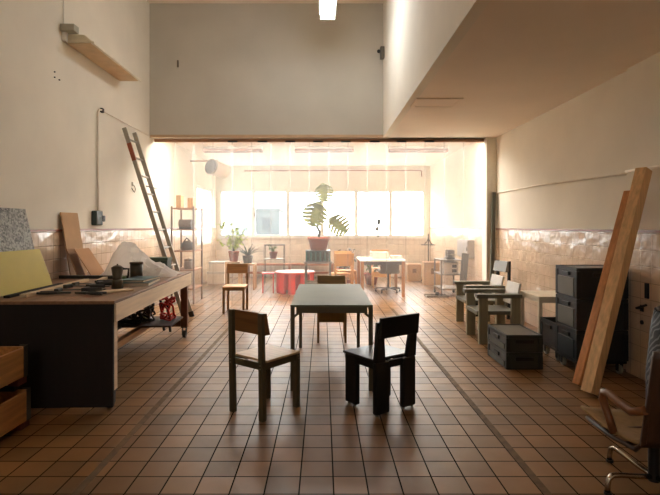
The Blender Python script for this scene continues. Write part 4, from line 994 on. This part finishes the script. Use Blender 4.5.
# wire stand with a small pot
ws = thing('wire_stand', 'thin black wire plant stand below the windows', 'stand', (-1.20, 12.4, 0))
for sx in (-1, 1):
    for sy in (-1, 1): G().cyl((sx*0.24, sy*0.15, 0), (sx*0.24, sy*0.15, 0.95), 0.008, seg=8).build('leg', M_black, ws)
G().bx(-0.25, 0.25, -0.16, 0.16, 0.60, 0.615).build('shelf', M_alu, ws)
G().tube([(-0.24, -0.15, 0.95), (0.24, -0.15, 0.95), (0.24, 0.15, 0.95), (-0.24, 0.15, 0.95)], 0.008, closed=True).build('top_ring', M_black, ws)
leafy('potted_plant', 'small green plant in a terracotta pot on the wire stand', (-1.23, 12.4, 0.615), (0.10, 0.17, M_terra), M_mg, 10, 0.16, 0.08, 0.22, 0.08, 12, 7)
# low wooden bench along the back wall
lb = thing('low_bench', 'long low reddish wooden bench along the back wall', 'bench', (-0.9, 13.6, 0))
W_lb = wood('bench_red', (176, 112, 80), 0.5, 'x')
G().bx(-1.25, 1.25, -0.2, 0.2, 0.36, 0.40).build('seat', W_lb, lb, bevel=0.003)
for x in (-1.15, 0, 1.15): G().bx(x-0.03, x+0.03, -0.18, 0.18, 0, 0.36).build('leg', W_lb, lb)
G().bx(-1.12, -0.03, -0.02, 0.02, 0.12, 0.18).bx(0.03, 1.12, -0.02, 0.02, 0.12, 0.18).build('stretcher', W_lb, lb)
spiky('spiky_plant', 'small dark potted plant on the low bench behind the red table', (-0.12, 13.55, 0.40), (0.13, 0.22, M_darkpot), M_dg, 9, 0.2, 3)
leafy('potted_plant', 'leafy green plant in terracotta pot on floor under the desk', (1.17, 12.15, 0), (0.17, 0.28, M_terra), M_mg, 12, 0.18, 0.12, 0.34, 0.10, 31, 8)
leafy('potted_plant', 'low grey green plant behind the plywood chairs', (0.55, 12.5, 0), (0.20, 0.36, M_terra), M_dg, 16, 0.32, 0.2, 0.55, 0.15, 44, 9)
# pale storage boxes at left
for k, (x, y, z, w_, h_, lab) in enumerate(((-2.62, 12.4, 0, 0.42, 0.30, 'lower white storage box on floor at the back left'), (-2.60, 12.42, 0.30, 0.38, 0.24, 'upper white storage box at the back left'))):
    t = thing('storage_box', lab, 'box', (x, y, z), 0, 'white boxes at the back left')
    G().bx(-w_/2, w_/2, -0.2, 0.2, 0, h_-0.05).build('body', mat('box_white', (228, 222, 212), 0.5), t, bevel=0.008)
    G().bx(-w_/2-0.008, w_/2+0.008, -0.208, 0.208, h_-0.05, h_).build('lid', mat('box_lid', (206, 204, 200), 0.5), t, bevel=0.006)
# cardboard boxes at back right
def cbox(label, x, y, w_, l_, h_, rz=0):
    t = thing('cardboard_box', label, 'box', (x, y, 0), rz, 'cardboard boxes at the back right')
    G().bx(-w_/2, w_/2, -l_/2, l_/2, 0, h_).build('body', M_cb, t, bevel=0.003)
    G().bx(-w_/2+0.001, -0.003, -l_/2, l_/2, h_, h_+0.006).bx(0.003, w_/2-0.001, -l_/2, l_/2, h_, h_+0.006).build('flap', M_cb3, t)
    G().bx(-0.05, 0.05, -l_/2-0.002, -l_/2, h_*0.5, h_*0.75).build('printed_label', mat('label_brown', (126, 92, 58), 0.7), t)
cbox('smaller tan cardboard box on the floor at the back wall', 2.36, 13.1, 0.36, 0.4, 0.42)
cbox('larger tan cardboard box with dark mark beside the metal trolley', 2.66, 12.2, 0.44, 0.45, 0.54, R(-6))
ms = thing('music_stand', 'thin dark stand with crossing arms behind the cardboard boxes', 'stand', (2.68, 12.72, 0))
for k in range(3):
    a = 2*PI*k/3+0.4; G().cyl((0, 0, 0.30), (0.2*math.cos(a), 0.2*math.sin(a), 0.008), 0.01, seg=8).build('leg', M_black, ms)
G().cyl((0, 0, 0.2), (0, 0, 1.22), 0.014, seg=10).build('pole', M_black, ms)
G().bx(-0.17, 0.17, -0.02, 0.10, 0.93, 0.95).build('tray', M_black, ms)
G().tube([(-0.10, 0, 0.95), (-0.04, 0, 1.02), (0, 0, 1.10)], 0.01).tube([(0.10, 0, 0.95), (0.04, 0, 1.02), (0, 0, 1.10)], 0.01).build('arm', M_black, ms)
# trolley
tr = thing('metal_trolley', 'tall metal trolley with machine parts near the right end of curtain', 'trolley', (2.58, 10.35, 0))
M_tr = mat('trolley_metal', (136, 124, 112), 0.4, metal=0.5)
for sx in (-1, 1):
    for sy in (-1, 1):
        lg = G().bx(sx*0.2-0.014, sx*0.2+0.014, sy*0.3-0.014, sy*0.3+0.014, 0.08, 0.74).build('leg', M_tr, tr)
        G().cyl((sx*0.2-0.014, sy*0.3, 0.035), (sx*0.2+0.014, sy*0.3, 0.035), 0.035, seg=14).cyl((sx*0.2, sy*0.3, 0.04), (sx*0.2, sy*0.3, 0.08), 0.01, seg=8).build('caster', M_black, lg)
for z in (0.16, 0.45, 0.74): G().bx(-0.22, 0.22, -0.32, 0.32, z-0.02, z).build('shelf', M_tr, tr)
vs = thing('bench_vice', 'dark grey vice standing on top of the metal trolley', 'vice', (2.60, 10.28, 0.74))
M_vs = mat('vice_grey', (110, 102, 96), 0.5)
G().bx(-0.09, 0.09, -0.10, 0.10, 0, 0.05).build('base', M_vs, vs, bevel=0.006); G().bx(-0.07, 0.07, 0.02, 0.09, 0.05, 0.19).bx(-0.07, 0.07, -0.14, -0.08, 0.06, 0.19).bx(-0.04, 0.04, -0.08, 0.02, 0.05, 0.11).build('jaw', M_vs, vs, bevel=0.005)
G().cyl((0, -0.14, 0.10), (0, -0.22, 0.10), 0.014, seg=10).cyl((-0.09, -0.21, 0.10), (0.09, -0.21, 0.10), 0.008, seg=8).build('screw_handle', M_alu, vs)
tn = thing('machine_box', 'square pale metal box with dark switches on the trolley middle shelf', 'machine', (2.58, 10.25, 0.45))
G().bx(-0.15, 0.15, -0.18, 0.18, 0, 0.24).build('body', mat('machine_pale', (186, 172, 156), 0.45), tn, bevel=0.006); G().bx(0.02, 0.11, -0.186, -0.18, 0.13, 0.19).bx(0.02, 0.11, -0.186, -0.18, 0.04, 0.10).build('switch', M_black, tn)
tag(G().beam((0, 0, 0), (0.10, 0.08, 0.88), 0.13, 0.03).build('grey_board', mat('board_grey', (72, 66, 60), 0.6), loc=(2.70, 9.75, 0.0), bevel=0.003), 'narrow dark grey board leaning upright beside the metal trolley', 'board')
ep = thing('wall_cabinet', 'grey metal electrical cabinet on the right wall behind the curtain', 'cabinet', (XR-0.008, 10.28, 0.78))
M_ep = mat('cabinet_grey', (150, 138, 130), 0.45)
G().bx(-0.12, 0, -0.40, 0.40, 0, 0.36).build('body', M_ep, ep, bevel=0.004); G().bx(-0.132, -0.12, -0.38, 0.38, 0.02, 0.34).build('door', M_ep, ep, bevel=0.003); G().bx(-0.142, -0.132, -0.34, -0.32, 0.14, 0.22).build('lock', M_black, ep)
ft = thing('floor_tray', 'shallow grey tray on the floor before the metal trolley', 'tray', (2.28, 10.05, 0))
G().bx(-0.22, 0.22, -0.13, 0.13, 0, 0.015).bx(-0.22, 0.22, -0.13, -0.12, 0.015, 0.04).bx(-0.22, 0.22, 0.12, 0.13, 0.015, 0.04).build('pan', M_tr, ft)
tag(G().lathe([(0.04, 0), (0.045, 0.03), (0.03, 0.08), (0.001, 0.085)], loc := (0, 0, 0)).build('dark_weight', M_black, loc=(2.30, 10.05, 0.015)), 'small dark round weight lying in the floor tray', 'weight')
# little things on the window sill
wt = thing('window_hook', 'small black double hook on the right hand window pane', 'hook', (1.51, YB+0.03, 1.30))
G().bx(-0.05, 0.05, -0.05, 0.03, -0.02, 0.10).build('body', M_black, wt, bevel=0.01)
G().bx(0.01, 0.10, -0.05, 0.03, 0.16, 0.32).build('cap', M_black, wt, bevel=0.01)
G().bx(0.02, 0.045, -0.02, 0.0, -0.19, 0.2).build('stem', M_black, wt)

# ================================================================== WORLD, PORTAL, CAMERA
w = bpy.data.worlds.new('World'); S.world = w; w.use_nodes = True
bgn = w.node_tree.nodes['Background']; bgn.inputs['Color'].default_value = (0.99, 0.985, 0.985, 1); bgn.inputs['Strength'].default_value = 24.0
pl = bpy.data.lights.new('window_portal', 'AREA'); pl.shape = 'RECTANGLE'; pl.size = WX1-WX0; pl.size_y = WZ1-WZ0; pl.cycles.is_portal = True
po = bpy.data.objects.new('window_portal', pl); COL.objects.link(po); po.location = ((WX0+WX1)/2, YB+0.14, (WZ0+WZ1)/2); po.rotation_euler = (R(-90), 0, 0)
pl2 = bpy.data.lights.new('window_portal', 'AREA'); pl2.shape = 'RECTANGLE'; pl2.size = LZ1-LZ0; pl2.size_y = LY1-LY0; pl2.cycles.is_portal = True
po2 = bpy.data.objects.new('window_portal', pl2); COL.objects.link(po2); po2.location = (XL-0.13, (LY0+LY1)/2, (LZ0+LZ1)/2); po2.rotation_euler = (0, R(-90), 0)
pl3 = bpy.data.lights.new('window_portal', 'AREA'); pl3.shape = 'RECTANGLE'; pl3.size = 2*KX; pl3.size_y = KY1-KY0; pl3.cycles.is_portal = True
po3 = bpy.data.objects.new('window_portal', pl3); COL.objects.link(po3); po3.location = (0, (KY0+KY1)/2, ZBK+0.12)
pl4 = bpy.data.lights.new('window_portal', 'AREA'); pl4.shape = 'RECTANGLE'; pl4.size = RX1-RX0; pl4.size_y = RZ1-RZ0; pl4.cycles.is_portal = True
po4 = bpy.data.objects.new('window_portal', pl4); COL.objects.link(po4); po4.location = ((RX0+RX1)/2, YN-0.09, (RZ0+RZ1)/2); po4.rotation_euler = (R(90), 0, 0)

cam = bpy.data.cameras.new('Camera'); co = bpy.data.objects.new('Camera', cam); COL.objects.link(co)
cam.sensor_fit = 'HORIZONTAL'; cam.sensor_width = 36; cam.lens = 36*F/660
co.location = (0, 0, H); co.rotation_euler = (R(90), 0, 0)
cam.shift_x = (330-PX0)/660; cam.shift_y = -(247.5-PY0)/660
cam.clip_start = 0.05; cam.clip_end = 200
S.camera = co
vs_ = S.view_settings; S.display_settings.display_device = 'sRGB'
vs_.view_transform = 'Standard'; vs_.look = 'None'; vs_.exposure = 0.58; vs_.gamma = 1.0; vs_.use_curve_mapping = False
S.cycles.use_denoising = True
S.cycles.max_bounces = 10; S.cycles.diffuse_bounces = 6; S.cycles.transparent_max_bounces = 16
S.cycles.sample_clamp_indirect = 12
S.cycles.caustics_reflective = False; S.cycles.caustics_refractive = False
